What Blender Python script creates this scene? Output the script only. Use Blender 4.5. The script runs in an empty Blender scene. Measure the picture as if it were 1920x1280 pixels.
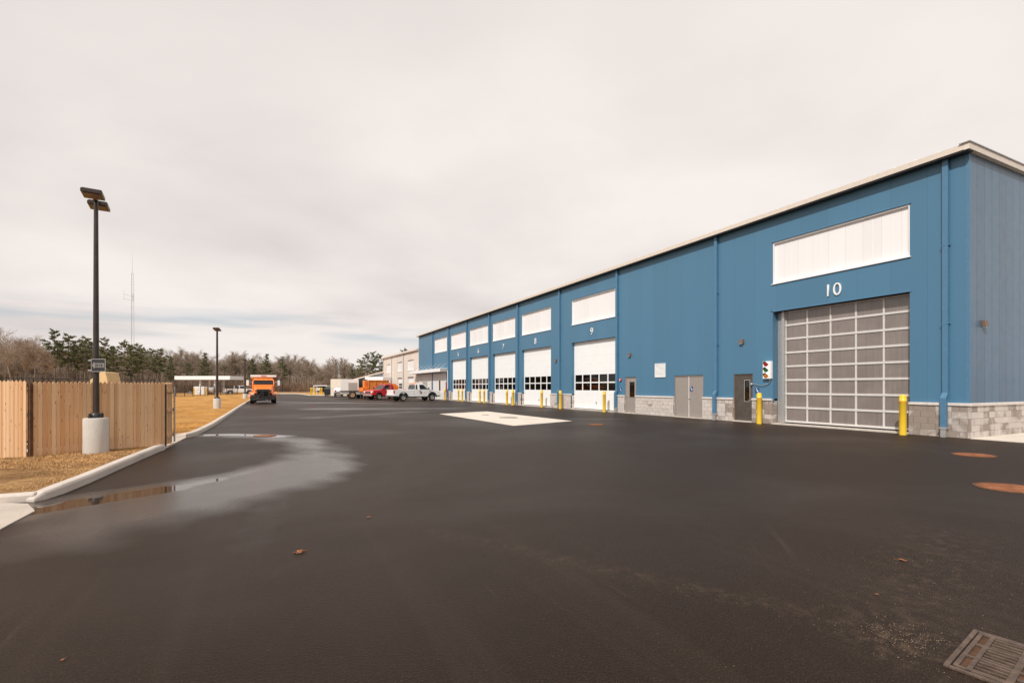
import bpy, math, random
import numpy as np
from mathutils import Vector, Matrix
R = math.radians
rnd = random.Random(7)
S = bpy.context.scene
COL = S.collection

# ---------------------------------------------------------------- camera
EYE = 1.6
YAW = R(26.6)
cd = bpy.data.cameras.new('camera'); cam = bpy.data.objects.new('camera', cd); COL.objects.link(cam)
cam.location = (0, 0, EYE); cam.rotation_euler = (R(90), 0, -YAW)
cd.lens = 17.0; cd.sensor_width = 36.0; cd.shift_y = 85 / 1920.0
cd.clip_start = 0.05; cd.clip_end = 3000
S.camera = cam
# ---------------------------------------------------------------- light
SUN_EL, SUN_X, SUN_Y = R(43), -.86, -.51            # sun stands to the left, a little behind the camera
SUNAZ = math.atan2(SUN_X, SUN_Y)                     # from +Y, clockwise
sd = bpy.data.lights.new('sun', 'SUN'); sd.energy = 3.6; sd.angle = R(0.7); sd.color = (1.0, .965, .915)
sun = bpy.data.objects.new('sun', sd); COL.objects.link(sun)
n_ = math.hypot(SUN_X, SUN_Y)
tosun = Vector((SUN_X / n_ * math.cos(SUN_EL), SUN_Y / n_ * math.cos(SUN_EL), math.sin(SUN_EL)))
sun.rotation_euler = tosun.to_track_quat('Z', 'Y').to_euler()
sun.location = (-30, -10, 40)
S.view_settings.view_transform = 'Standard'; S.view_settings.look = 'None'
S.view_settings.exposure = 0.0; S.view_settings.gamma = 1.0
try: S.cycles.use_denoising = True
except Exception: pass

wd = bpy.data.worlds.new("World"); S.world = wd; wd.use_nodes = True
def N(nt, t, **k):
    n = nt.nodes.new(t)
    for a, v in k.items():
        if a in ('op',): n.operation = v
        elif a.startswith('i_'): n.inputs[int(a[2:]) if a[2:].isdigit() else a[2:].replace('_', ' ')].default_value = v
        else: setattr(n, a, v)
    return n
def L(nt, a, ai, b, bi): nt.links.new(a.outputs[ai], b.inputs[bi])
def M(nt, op, a, b=None, c=None, clamp=False):
    n = nt.nodes.new('ShaderNodeMath'); n.operation = op; n.use_clamp = clamp
    for i, v in enumerate((a, b, c)):
        if v is None: continue
        if hasattr(v, 'is_output'): nt.links.new(v, n.inputs[i])
        else: n.inputs[i].default_value = v
    return n.outputs[0]
def ramp(nt, fac, pts):
    n = nt.nodes.new('ShaderNodeValToRGB'); nt.links.new(fac, n.inputs[0])
    e = n.color_ramp.elements
    while len(e) < len(pts): e.new(0.5)
    for x, (p, c) in zip(e, pts):
        x.position = p; x.color = (c[0], c[1], c[2], 1) if hasattr(c, '__len__') else (c, c, c, 1)
    return n.outputs[0]
def mixc(nt, fac, a, b, mode='MIX'):
    n = nt.nodes.new('ShaderNodeMix'); n.data_type = 'RGBA'; n.blend_type = mode
    for s, v in ((n.inputs[0], fac), (n.inputs[6], a), (n.inputs[7], b)):
        if hasattr(v, 'is_output'): nt.links.new(v, s)
        elif hasattr(v, '__len__'): s.default_value = (v[0], v[1], v[2], 1)
        else: s.default_value = v
    return n.outputs[2]
def noise(nt, vec, scale, detail=4, rough=.5, dist=0.0):
    n = nt.nodes.new('ShaderNodeTexNoise'); n.inputs['Scale'].default_value = scale
    n.inputs['Detail'].default_value = detail; n.inputs['Roughness'].default_value = rough
    n.inputs['Distortion'].default_value = dist
    if vec is not None: nt.links.new(vec, n.inputs['Vector'])
    return n.outputs['Fac']
def mapping(nt, vec, sc=(1, 1, 1), loc=(0, 0, 0), rot=(0, 0, 0)):
    n = nt.nodes.new('ShaderNodeMapping'); n.inputs['Scale'].default_value = sc
    n.inputs['Location'].default_value = loc; n.inputs['Rotation'].default_value = rot
    nt.links.new(vec, n.inputs['Vector']); return n.outputs[0]

nt = wd.node_tree
bg = nt.nodes['Background']; bg.inputs['Strength'].default_value = 0.1
sky = nt.nodes.new('ShaderNodeTexSky'); sky.sky_type = 'NISHITA'; sky.sun_disc = False
sky.sun_elevation = SUN_EL; sky.sun_rotation = SUNAZ; sky.air_density = 1.0; sky.dust_density = 1.5
tc = nt.nodes.new('ShaderNodeTexCoord'); sp = nt.nodes.new('ShaderNodeSeparateXYZ'); L(nt, tc, 'Generated', sp, 0)
zz = M(nt, 'MAXIMUM', sp.outputs[2], 0.0)
den = M(nt, 'ADD', zz, 0.16)
cmb = nt.nodes.new('ShaderNodeCombineXYZ')
nt.links.new(M(nt, 'DIVIDE', sp.outputs[0], den), cmb.inputs[0]); nt.links.new(M(nt, 'DIVIDE', sp.outputs[1], den), cmb.inputs[1])
pl = mapping(nt, cmb.outputs[0], loc=(3.1, 1.7, 0.4))
n1 = noise(nt, pl, 0.5, 4, .45, .3); n2 = noise(nt, pl, 1.6, 7, .55, .2); n3 = noise(nt, mapping(nt, cmb.outputs[0], sc=(.9, 1.6, 1), loc=(9, 4, 2)), .8, 4, .5)
den_c = M(nt, 'ADD', M(nt, 'MULTIPLY', n1, .8), M(nt, 'MULTIPLY', n2, .2))
ccol = ramp(nt, den_c, [(.38, (7.0, 6.45, 6.3)), (.46, (7.9, 7.3, 7.05)), (.53, (8.7, 8.05, 7.7)), (.60, (9.5, 8.8, 8.4))])
hz = M(nt, 'POWER', M(nt, 'SUBTRACT', 1.0, zz), 6.0)
ccol = mixc(nt, M(nt, 'MULTIPLY', hz, .30), ccol, (7.6, 7.1, 6.85))
ccol = mixc(nt, M(nt, 'MULTIPLY', M(nt, 'SUBTRACT', sp.outputs[2], .38), 1.1, clamp=True), ccol, (9.3, 8.5, 8.0))
# thin gaps of pale blue low over the trees
band = M(nt, 'SUBTRACT', 1.0, M(nt, 'ABSOLUTE', M(nt, 'DIVIDE', M(nt, 'SUBTRACT', sp.outputs[2], .105), .045)))
gv = mapping(nt, tc.outputs['Generated'], sc=(3.0, 3.0, 30.0), loc=(1.3, 1.2, 2.6))
gap = M(nt, 'MULTIPLY', M(nt, 'SUBTRACT', noise(nt, gv, 1.0, 3, .5), .47, clamp=True), 5.0, clamp=True)
gap = M(nt, 'MULTIPLY', gap, M(nt, 'MAXIMUM', band, 0.0), clamp=True)
bl = mixc(nt, .45, sky.outputs[0], (5.2, 6.4, 7.3))
fin = mixc(nt, M(nt, 'MULTIPLY', gap, .8), ccol, bl)
below = M(nt, 'LESS_THAN', sp.outputs[2], -0.001)
fin = mixc(nt, below, fin, (2.2, 1.8, 1.5))
nt.links.new(fin, bg.inputs['Color'])

# ---------------------------------------------------------------- helpers
def P(px, py, D):      # a point seen at (px, py) of the photograph at depth D metres, for laying out the plan
    u = (px - 960) / 906.67
    return Vector((D * (math.sin(YAW) + u * math.cos(YAW)), D * (math.cos(YAW) - u * math.sin(YAW)), EYE + D * (725 - py) / 906.67))
def G(px, py, z=0.0):
    D = (EYE - z) * 906.67 / (py - 725); p = P(px, py, D); return p
def lin(c):
    return tuple(((v / 255) / 12.92 if v / 255 <= .04045 else ((v / 255 + .055) / 1.055) ** 2.4) for v in c)

class MB:
    def __init__(s): s.v = []; s.f = []; s.sm = []
    def add(s, vs, fs, smooth=False):
        b = len(s.v); s.v += [tuple(v) for v in vs]
        s.f += [tuple(i + b for i in f) for f in fs]; s.sm += [smooth] * len(fs); return s
    def box(s, x0, x1, y0, y1, z0, z1):
        return s.hexa([(x0, y0, z0), (x1, y0, z0), (x1, y1, z0), (x0, y1, z0), (x0, y0, z1), (x1, y0, z1), (x1, y1, z1), (x0, y1, z1)])
    def hexa(s, c): return s.add(c, [(0, 3, 2, 1), (4, 5, 6, 7), (0, 1, 5, 4), (1, 2, 6, 5), (2, 3, 7, 6), (3, 0, 4, 7)])
    def frus(s, a, z0, b, z1):
        return s.hexa([(a[0], a[2], z0), (a[1], a[2], z0), (a[1], a[3], z0), (a[0], a[3], z0), (b[0], b[2], z1), (b[1], b[2], z1), (b[1], b[3], z1), (b[0], b[3], z1)])
    def quad(s, a, b, c, d): return s.add([a, b, c, d], [(0, 1, 2, 3)])
    def tube(s, p0, p1, r0, r1=None, n=12, cap=True):
        r1 = r0 if r1 is None else r1; p0 = Vector(p0); p1 = Vector(p1); d = (p1 - p0).normalized()
        a = d.orthogonal().normalized(); b = d.cross(a); vs = []
        for p, r in ((p0, r0), (p1, r1)):
            for k in range(n):
                t = 2 * math.pi * k / n; vs.append(p + a * (r * math.cos(t)) + b * (r * math.sin(t)))
        s.add(vs, [(k, (k + 1) % n, n + (k + 1) % n, n + k) for k in range(n)], True)
        if cap: s.add(vs, [tuple(range(n - 1, -1, -1)), tuple(range(n, 2 * n))])
        return s
    def path(s, pts, r, n=8):
        for a, b in zip(pts, pts[1:]): s.tube(a, b, r, n=n)
        return s
    def lathe(s, prof, n=24, o=(0, 0, 0), axis='z'):
        vs = []
        for r, h in prof:
            for k in range(n):
                t = 2 * math.pi * k / n; c, q = r * math.cos(t), r * math.sin(t)
                v = (c, q, h) if axis == 'z' else ((c, h, q) if axis == 'y' else (h, c, q))
                vs.append((v[0] + o[0], v[1] + o[1], v[2] + o[2]))
        fs = []
        for i in range(len(prof) - 1):
            for k in range(n):
                q = (i * n + k, i * n + (k + 1) % n, (i + 1) * n + (k + 1) % n, (i + 1) * n + k)
                fs.append(q if axis != 'y' else q[::-1])
        return s.add(vs, fs, True)
    def ext(s, poly, a0, a1, axis='y'):           # poly in (x,z) extruded along y, or (x,y) along z, or (y,z) along x
        n = len(poly)
        def m(p, a): return (p[0], a, p[1]) if axis == 'y' else ((p[0], p[1], a) if axis == 'z' else (a, p[0], p[1]))
        vs = [m(p, a0) for p in poly] + [m(p, a1) for p in poly]
        fs = [(k, (k + 1) % n, n + (k + 1) % n, n + k) for k in range(n)] + [tuple(range(n - 1, -1, -1)), tuple(range(n, 2 * n))]
        return s.add(vs, fs)
    def build(s, name, mat, parent=None, bevel=0, seg=2, fix=True):
        me = bpy.data.meshes.new(name); me.from_pydata(s.v, [], s.f)
        me.polygons.foreach_set('use_smooth', s.sm); me.materials.append(mat)
        if fix:
            import bmesh
            b = bmesh.new(); b.from_mesh(me); bmesh.ops.recalc_face_normals(b, faces=b.faces); b.to_mesh(me); b.free()
        me.update(); o = bpy.data.objects.new(name, me); COL.objects.link(o)
        if parent: o.parent = parent
        if bevel:
            m = o.modifiers.new('bevel', 'BEVEL'); m.width = bevel; m.segments = seg; m.limit_method = 'ANGLE'; m.angle_limit = R(40)
        return o
def tag(o, label=None, cat=None, group=None, kind=None):
    if label: o['label'] = label
    if cat: o['category'] = cat
    if group: o['group'] = group
    if kind: o['kind'] = kind
    return o
def thing(name, label, cat, loc=(0, 0, 0), rz=0, group=None, scale=1):
    o = bpy.data.objects.new(name, None); o.empty_display_size = .2; COL.objects.link(o)
    o.location = loc; o.rotation_euler = (0, 0, rz); o.scale = (scale,) * 3
    return tag(o, label, cat, group)
def copy_tree(o, parent=None):
    c = o.copy(); COL.objects.link(c)
    if parent: c.parent = parent
    for ch in [x for x in o.children]: copy_tree(ch, c)
    return c
def fast_mesh(name, V, F, mat):                    # V (n,3) array, F (m,k) array
    me = bpy.data.meshes.new(name); k = F.shape[1]
    me.vertices.add(len(V)); me.vertices.foreach_set('co', V.astype(np.float32).ravel())
    me.loops.add(F.size); me.loops.foreach_set('vertex_index', F.astype(np.int32).ravel())
    me.polygons.add(len(F)); me.polygons.foreach_set('loop_start', np.arange(0, F.size, k, dtype=np.int32))
    me.update(calc_edges=True); me.materials.append(mat); return me
def textmesh(name, txt, size, ext, mat, parent, loc, rot):
    cu = bpy.data.curves.new(name, 'FONT'); cu.body = txt; cu.size = size; cu.extrude = ext; cu.align_x = 'CENTER'; cu.align_y = 'CENTER'; cu.offset = -size * .008
    t = bpy.data.objects.new('t', cu); me = bpy.data.meshes.new_from_object(t); bpy.data.objects.remove(t)
    me.materials.append(mat); o = bpy.data.objects.new(name, me); COL.objects.link(o)
    o.location = loc; o.rotation_euler = rot
    if parent: o.parent = parent
    return o

# ---------------------------------------------------------------- materials
def mk(name):
    m = bpy.data.materials.new(name); m.use_nodes = True
    return m, m.node_tree, m.node_tree.nodes['Principled BSDF']
def ocoord(t): return t.nodes.new('ShaderNodeTexCoord').outputs['Object']
def setbump(t, b, h, strength, dist):
    n = t.nodes.new('ShaderNodeBump'); n.inputs['Strength'].default_value = strength; n.inputs['Distance'].default_value = dist
    t.links.new(h, n.inputs['Height']); t.links.new(n.outputs[0], b.inputs['Normal'])
def simple(name, c, rough=.5, metal=0, var=.12, vs=6.0, bump=0, bs=60, spec=.5, coat=0):
    m, t, b = mk(name); v = ocoord(t)
    n = noise(t, v, vs, 5, .6)
    lo = tuple(x * (1 - var) for x in c); hi = tuple(min(1, x * (1 + var)) for x in c)
    t.links.new(ramp(t, n, [(.3, lo), (.7, hi)]), b.inputs['Base Color'])
    t.links.new(M(t, 'MULTIPLY_ADD', noise(t, v, vs * 2.3, 3), .16, rough - .08), b.inputs['Roughness'])
    b.inputs['Metallic'].default_value = metal; b.inputs['Specular IOR Level'].default_value = spec
    if coat: b.inputs['Coat Weight'].default_value = coat; b.inputs['Coat Roughness'].default_value = .08
    if bump: setbump(t, b, noise(t, v, bs, 4), bump, .01)
    return m
MT = {}
MT['white'] = simple('white_paint', (.80, .80, .79), .45, var=.04)
MT['steelwhite'] = simple('white_trim', (.80, .79, .78), .4, var=.04)
MT['trim'] = simple('cream_fascia', (.70, .62, .53), .5, var=.05)
MT['blue_trim'] = simple('blue_trim', (.075, .185, .30), .4, var=.06)
MT['alu'] = simple('pale_aluminium', (.66, .63, .60), .4, .1, var=.06)
MT['arrow'] = simple('sign_arrow', (.22, .20, .185), .5, var=.05)
MT['dkred'] = simple('dark_red_door', (.20, .02, .025), .45, var=.06)
MT['galv'] = simple('galvanised', (.5, .5, .49), .45, .6, var=.12, vs=14)
MT['graydoor'] = simple('grey_door_paint', (.30, .262, .235), .45, var=.05)
MT['darkdoor'] = simple('bronze_door', (.105, .088, .075), .35, .3, var=.18, vs=5)
MT['cap'] = simple('precast_cap', (.66, .60, .55), .8, var=.12, vs=9, bump=.3, bs=120)
MT['sill'] = simple('concrete_sill', (.55, .49, .43), .85, var=.14, vs=5, bump=.3, bs=90)
MT['yellow'] = simple('bollard_yellow', (.85, .55, .035), .42, var=.05)
MT['black'] = simple('black_paint', (.022, .021, .022), .45, var=.2)
MT['bronze'] = simple('bronze_pole', (.045, .034, .028), .38, .2, var=.2)
MT['rubber'] = simple('tyre_rubber', (.022, .021, .02), .8, var=.25)
MT['chrome'] = simple('bright_metal', (.62, .6, .57), .28, .85, var=.1)
MT['rim'] = simple('wheel_rim', (.42, .40, .37), .35, .6, var=.15)
MT['tanrim'] = simple('tan_wheel', (.42, .24, .12), .6, var=.2)
MT['vwhite'] = simple('white_car_paint', (.80, .79, .78), .3, var=.03, coat=.6)
MT['vred'] = simple('red_car_paint', (.68, .014, .022), .3, var=.08, coat=.6)
MT['orange'] = simple('orange_truck_paint', (.86, .20, .018), .38, var=.12, vs=3, coat=.3)
MT['wornorange'] = simple('worn_orange_steel', (.72, .24, .045), .6, var=.22, vs=4)
MT['grime'] = simple('dirty_steel', (.09, .075, .062), .7, var=.4, vs=8)
MT['redl'] = simple('red_lens', (.55, .03, .015), .25, var=.05)
MT['ambl'] = simple('amber_lens', (.85, .25, .02), .25, var=.05)
MT['reds'] = simple('signal_red_lens', (.42, .006, .012), .18, var=.1)
MT['grns'] = simple('signal_green_lens', (.012, .13, .035), .18, var=.1)
MT['ambs'] = simple('signal_amber_lens', (.75, .22, .01), .18, var=.1)
MT['lampg'] = simple('lamp_glass', (.75, .74, .7), .2, var=.05)
MT['beigebox'] = simple('beige_steel', (.84, .73, .60), .55, var=.06, vs=3)
MT['greypanel'] = simple('grey_panel', (.42, .385, .355), .6, var=.06)
MT['dkgreen'] = simple('dark_green', (.04, .05, .038), .6, var=.2)
MT['bluecloth'] = simple('navy_sheet', (.02, .04, .14), .6, var=.2)
MT['num'] = simple('number_metal', (.86, .84, .82), .4, 0, var=.04)
MT['placard'] = simple('blue_placard', (.03, .07, .2), .4, var=.05)
MT['cone'] = simple('cone_orange', (.75, .08, .04), .5, var=.08)
MT['ply'] = simple('plywood_lid', (.66, .45, .22), .7, var=.12, vs=5)
MT['leafm'] = simple('dry_leaf', (.24, .09, .035), .8, var=.3, vs=30)
MT['brick'] = simple('tower_steel', (.52, .48, .46), .6, .3, var=.1)
MT['intwall'] = simple('interior_wall', (.30, .28, .26), .9, var=.1)
MT['wlight'] = simple('bronze_fixture', (.16, .10, .07), .5, var=.15)

def glass(name, tint, alpha, rough=.03, diff=.0, dc=(.3, .3, .3)):
    m, t, b = mk(name); t.nodes.remove(b); out = t.nodes['Material Output']
    tr = t.nodes.new('ShaderNodeBsdfTransparent'); tr.inputs[0].default_value = (*tint, 1)
    gl = t.nodes.new('ShaderNodeBsdfGlossy'); gl.inputs['Roughness'].default_value = rough; gl.inputs[0].default_value = (.9, .9, .9, 1)
    fr = t.nodes.new('ShaderNodeFresnel'); fr.inputs[0].default_value = 1.5
    base = tr.outputs[0]
    if diff:
        df = t.nodes.new('ShaderNodeBsdfDiffuse'); df.inputs[0].default_value = (*dc, 1)
        v = ocoord(t); s = noise(t, mapping(t, v, sc=(1, 6, .35)), 2.2, 5, .6, .6)
        s2 = noise(t, mapping(t, v, sc=(1, .5, 26)), 3.0, 2, .5)
        s3 = noise(t, mapping(t, v, sc=(1, .8, 1.1)), 1.1, 4, .6); f = M(t, 'ADD', M(t, 'MULTIPLY', s, .35), M(t, 'ADD', M(t, 'MULTIPLY', s3, .5), M(t, 'MULTIPLY', s2, .07))); f = M(t, 'ADD', f, diff - .46, clamp=True)
        mx0 = t.nodes.new('ShaderNodeMixShader'); t.links.new(f, mx0.inputs[0]); t.links.new(base, mx0.inputs[1]); t.links.new(df.outputs[0], mx0.inputs[2]); base = mx0.outputs[0]
    mx = t.nodes.new('ShaderNodeMixShader'); t.links.new(M(t, 'MULTIPLY', fr.outputs[0], alpha), mx.inputs[0])
    t.links.new(base, mx.inputs[1]); t.links.new(gl.outputs[0], mx.inputs[2]); t.links.new(mx.outputs[0], out.inputs[0])
    return m
MT['glass'] = glass('window_glass', (.42, .42, .42), 1.0)
MT['carglass'] = glass('vehicle_glass', (.25, .28, .27), 1.6)
MT['poly'] = glass('ribbed_polycarbonate', (.55, .53, .5), 2.3, .26, .60, (.34, .285, .255))

# blue insulated metal panels: faint vertical joints every 0.9 m, light ribbing between
def panel_mat(name, c, axis, rough, joint=1.06, dark=.82, metal=0.0, ribs=0.0, tone=.065, jw=.007):
    m, t, b = mk(name); v = ocoord(t); s = t.nodes.new('ShaderNodeSeparateXYZ'); t.links.new(v, s.inputs[0])
    a = s.outputs[axis]
    fr = M(t, 'FRACT', M(t, 'DIVIDE', a, joint)); d = M(t, 'MINIMUM', fr, M(t, 'SUBTRACT', 1.0, fr))
    j = M(t, 'LESS_THAN', d, jw / joint)
    idx = M(t, 'FLOOR', M(t, 'DIVIDE', a, joint)); wn = t.nodes.new('ShaderNodeTexWhiteNoise'); wn.noise_dimensions = '1D'; t.links.new(idx, wn.inputs['W'])
    n = noise(t, mapping(t, v, sc=(1, 1, .25)), .9, 5, .6)
    c0 = tuple(x * (1 - tone) for x in c); c1 = tuple(x * (1 + tone) for x in c)
    base = mixc(t, M(t, 'ADD', M(t, 'MULTIPLY', n, .5), M(t, 'MULTIPLY', wn.outputs[0], .5)), c0, c1)
    base = mixc(t, j, base, tuple(x * dark for x in c))
    t.links.new(base, b.inputs['Base Color'])
    t.links.new(M(t, 'MULTIPLY_ADD', noise(t, v, 3, 4), .2, rough - .1), b.inputs['Roughness']); b.inputs['Metallic'].default_value = metal
    h = M(t, 'ADD', M(t, 'MULTIPLY', j, -1.0), M(t, 'MULTIPLY', noise(t, mapping(t, v, sc=(1, 1, .3)), 1.2, 3), .5))
    if ribs: h = M(t, 'ADD', h, M(t, 'MULTIPLY', M(t, 'SINE', M(t, 'MULTIPLY', a, 2 * math.pi / .1)), ribs))
    setbump(t, b, h, .3, .005); return m
BLUE = (.068, .180, .285)
MT['blue'] = panel_mat('blue_wall_panel', BLUE, 1, .42, ribs=.1)
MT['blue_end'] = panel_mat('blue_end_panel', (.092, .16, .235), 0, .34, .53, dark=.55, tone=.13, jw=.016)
MT['beige'] = panel_mat('beige_wall_panel', (.72, .625, .545), 1, .5)
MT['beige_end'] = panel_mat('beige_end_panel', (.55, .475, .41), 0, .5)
MT['whitewall'] = panel_mat('white_wall_panel', (.74, .71, .68), 1, .5, .5)
MT['translucent'] = panel_mat('translucent_panel', (.80, .78, .775), 1, .35, .61, .84)
MT['box_white'] = panel_mat('white_box_steel', (.84, .79, .74), 0, .5, .6, .9)

def section_mat():   # overhead door skin, thin horizontal section joints
    m, t, b = mk('overhead_door_skin'); v = ocoord(t); s = t.nodes.new('ShaderNodeSeparateXYZ'); t.links.new(v, s.inputs[0])
    fr = M(t, 'FRACT', M(t, 'DIVIDE', s.outputs[2], .53)); j = M(t, 'LESS_THAN', fr, .016)
    n = noise(t, v, 2, 5, .6)
    t.links.new(mixc(t, j, ramp(t, n, [(.3, (.82, .82, .81)), (.7, (.86, .86, .85))]), (.72, .71, .70)), b.inputs['Base Color'])
    b.inputs['Roughness'].default_value = .45; setbump(t, b, M(t, 'MULTIPLY', j, -1.0), .5, .008); return m
MT['odoor'] = section_mat()

def block_mat(name, axis, wet):
    m, t, b = mk(name); v = ocoord(t); s = t.nodes.new('ShaderNodeSeparateXYZ'); t.links.new(v, s.inputs[0])
    cb = t.nodes.new('ShaderNodeCombineXYZ'); t.links.new(s.outputs[axis], cb.inputs[0]); t.links.new(s.outputs[2], cb.inputs[1])
    bk = t.nodes.new('ShaderNodeTexBrick'); t.links.new(cb.outputs[0], bk.inputs['Vector'])
    bk.inputs['Scale'].default_value = 1; bk.inputs['Brick Width'].default_value = .406; bk.inputs['Row Height'].default_value = .2032
    bk.inputs['Mortar Size'].default_value = .006; bk.inputs['Mortar Smooth'].default_value = .15
    bk.inputs['Color1'].default_value = (.60, .53, .485, 1); bk.inputs['Color2'].default_value = (.47, .41, .37, 1); bk.inputs['Mortar'].default_value = (.36, .32, .29, 1)
    n1 = noise(t, v, 1.3, 6, .6, .4); n2 = noise(t, v, 26, 5, .65)
    # soaked, darker blocks: strongest towards the front corner, one face at a time
    k = t.nodes.new('ShaderNodeTexWhiteNoise'); k.noise_dimensions = '3D'
    cc = t.nodes.new('ShaderNodeCombineXYZ')
    t.links.new(M(t, 'FLOOR', M(t, 'DIVIDE', s.outputs[2], .2032)), cc.inputs[1]); t.links.new(M(t, 'FLOOR', M(t, 'DIVIDE', s.outputs[axis], .406)), cc.inputs[0])
    t.links.new(cc.outputs[0], k.inputs['Vector'])
    w = M(t, 'ADD', M(t, 'MULTIPLY', n1, 1.0), M(t, 'MULTIPLY', k.outputs[0], .35))
    if wet == 'front':
        g = M(t, 'MULTIPLY', M(t, 'SUBTRACT', 9.5, s.outputs[1]), .5, clamp=True)
        w = M(t, 'ADD', w, M(t, 'MULTIPLY', g, .3))
    else: w = M(t, 'ADD', w, .14)
    wm = M(t, 'MULTIPLY', M(t, 'SUBTRACT', w, .82), 7.0, clamp=True)
    col = mixc(t, M(t, 'MULTIPLY', n2, .8), bk.outputs[0], (.62, .56, .51))
    col = mixc(t, M(t, 'MULTIPLY', wm, .85), col, (.26, .205, .165))
    t.links.new(col, b.inputs['Base Color']); b.inputs['Roughness'].default_value = .9
    h = M(t, 'ADD', M(t, 'MULTIPLY', bk.outputs[1], -1.3), noise(t, v, 34, 6, .7))
    setbump(t, b, h, .9, .02); return m
MT['block'] = block_mat('split_face_block', 1, 'front'); MT['block_end'] = block_mat('split_face_block_end', 0, 'end')

def asphalt_mat():
    m, t, b = mk('asphalt'); v = ocoord(t)
    att = t.nodes.new('ShaderNodeAttribute'); att.attribute_name = 'wet'
    big = noise(t, v, .16, 5, .55, .5); mid = noise(t, v, 1.1, 6, .6); fine = noise(t, v, 95, 5, .75)
    vo = t.nodes.new('ShaderNodeTexVoronoi'); vo.inputs['Scale'].default_value = 95; t.links.new(v, vo.inputs['Vector'])
    stone = M(t, 'MULTIPLY', M(t, 'LESS_THAN', vo.outputs['Distance'], .26), M(t, 'GREATER_THAN', noise(t, v, 60, 2), .53))
    col = ramp(t, fine, [(.32, (.0050, .0024, .0014)), (.5, (.0135, .0073, .0045)), (.68, (.043, .026, .017))])
    col = mixc(t, M(t, 'MULTIPLY', stone, .5), col, (.13, .09, .062))
    col = mixc(t, M(t, 'MULTIPLY', M(t, 'SUBTRACT', big, .4, clamp=True), 1.0), col, (.036, .0245, .0185))
    col = mixc(t, M(t, 'MULTIPLY', M(t, 'SUBTRACT', mid, .35, clamp=True), .7), col, (.011, .0078, .006))
    # faint paving lanes and tyre scuffs running with the drive
    ln = noise(t, mapping(t, v, sc=(1.5, .045, 1), rot=(0, 0, R(-7))), 1.0, 6, .62, .15)
    lm = M(t, 'MULTIPLY', M(t, 'SUBTRACT', ln, .56, clamp=True), 3.5, clamp=True)
    col = mixc(t, M(t, 'MULTIPLY', lm, .38), col, (.058, .041, .031))
    sc = noise(t, mapping(t, v, sc=(9, .35, 1), rot=(0, 0, R(38)), loc=(2, 7, 0)), 1.0, 5, .6, .3)
    sm = M(t, 'MULTIPLY', M(t, 'SUBTRACT', sc, .66, clamp=True), 7.0, clamp=True)
    col = mixc(t, M(t, 'MULTIPLY', sm, .5), col, (.085, .068, .056))
    # wheel tracks curving towards the doors
    wv = t.nodes.new('ShaderNodeVectorMath'); wv.operation = 'DISTANCE'; t.links.new(v, wv.inputs[0]); wv.inputs[1].default_value = (16, -7, 0)
    cc = t.nodes.new('ShaderNodeCombineXYZ'); t.links.new(M(t, 'MULTIPLY', wv.outputs['Value'], 3.2), cc.inputs[0]); t.links.new(M(t, 'MULTIPLY', noise(t, v, .35, 2), 2.2), cc.inputs[1])
    tk = M(t, 'MULTIPLY', M(t, 'SUBTRACT', noise(t, cc.outputs[0], 1.3, 6, .7), .60, clamp=True), 6.0, clamp=True)
    tk = M(t, 'MULTIPLY', tk, M(t, 'MULTIPLY', M(t, 'SUBTRACT', noise(t, v, .5, 3), .40, clamp=True), 4.0, clamp=True))
    col = mixc(t, M(t, 'MULTIPLY', tk, .55), col, (.062, .048, .040))
    # sand
    at2 = t.nodes.new('ShaderNodeAttribute'); at2.attribute_name = 'sand'
    sn = M(t, 'MULTIPLY', at2.outputs['Fac'], M(t, 'MULTIPLY', M(t, 'SUBTRACT', M(t, 'ADD', noise(t, v, 9, 5, .7), M(t, 'MULTIPLY', noise(t, v, 130, 3, .7), .6)), .78, clamp=True), 5.0, clamp=True), clamp=True)
    col = mixc(t, M(t, 'MULTIPLY', sn, .65), col, (.15, .10, .062))
    wn = M(t, 'ADD', att.outputs['Fac'], M(t, 'MULTIPLY', M(t, 'SUBTRACT', noise(t, v, 2.2, 5, .6), .5), .22))
    damp = M(t, 'MULTIPLY', M(t, 'SUBTRACT', wn, .12), 2.0, clamp=True)
    pud = M(t, 'MULTIPLY', M(t, 'SUBTRACT', wn, .66), 7.0, clamp=True)
    col = mixc(t, M(t, 'MULTIPLY', damp, .35), col, (.012, .0095, .0085))
    t.links.new(col, b.inputs['Base Color'])
    r0 = M(t, 'SUBTRACT', .50, M(t, 'MULTIPLY', M(t, 'SUBTRACT', big, .45, clamp=True), .5))
    r1 = M(t, 'SUBTRACT', r0, M(t, 'MULTIPLY', damp, .28))
    r2 = M(t, 'MULTIPLY', r1, M(t, 'SUBTRACT', 1.0, M(t, 'MULTIPLY', pud, .93)))
    t.links.new(r2, b.inputs['Roughness']); t.links.new(M(t, 'MULTIPLY_ADD', damp, .25, .11), b.inputs['Specular IOR Level']); b.inputs['Sheen Weight'].default_value = .045; b.inputs['Sheen Roughness'].default_value = .45; b.inputs['Sheen Tint'].default_value = (1, .70, .50, 1)
    hh = M(t, 'ADD', M(t, 'MULTIPLY', fine, 1.0), M(t, 'MULTIPLY', vo.outputs['Distance'], .8))
    n = t.nodes.new('ShaderNodeBump'); n.inputs['Distance'].default_value = .006
    t.links.new(M(t, 'MULTIPLY', .5, M(t, 'SUBTRACT', 1.0, M(t, 'MAXIMUM', M(t, 'MULTIPLY', damp, .6), M(t, 'MULTIPLY', pud, .985)))), n.inputs['Strength'])
    t.links.new(hh, n.inputs['Height']); t.links.new(n.outputs[0], b.inputs['Normal'])
    return m
MT['asphalt'] = asphalt_mat()

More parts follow.
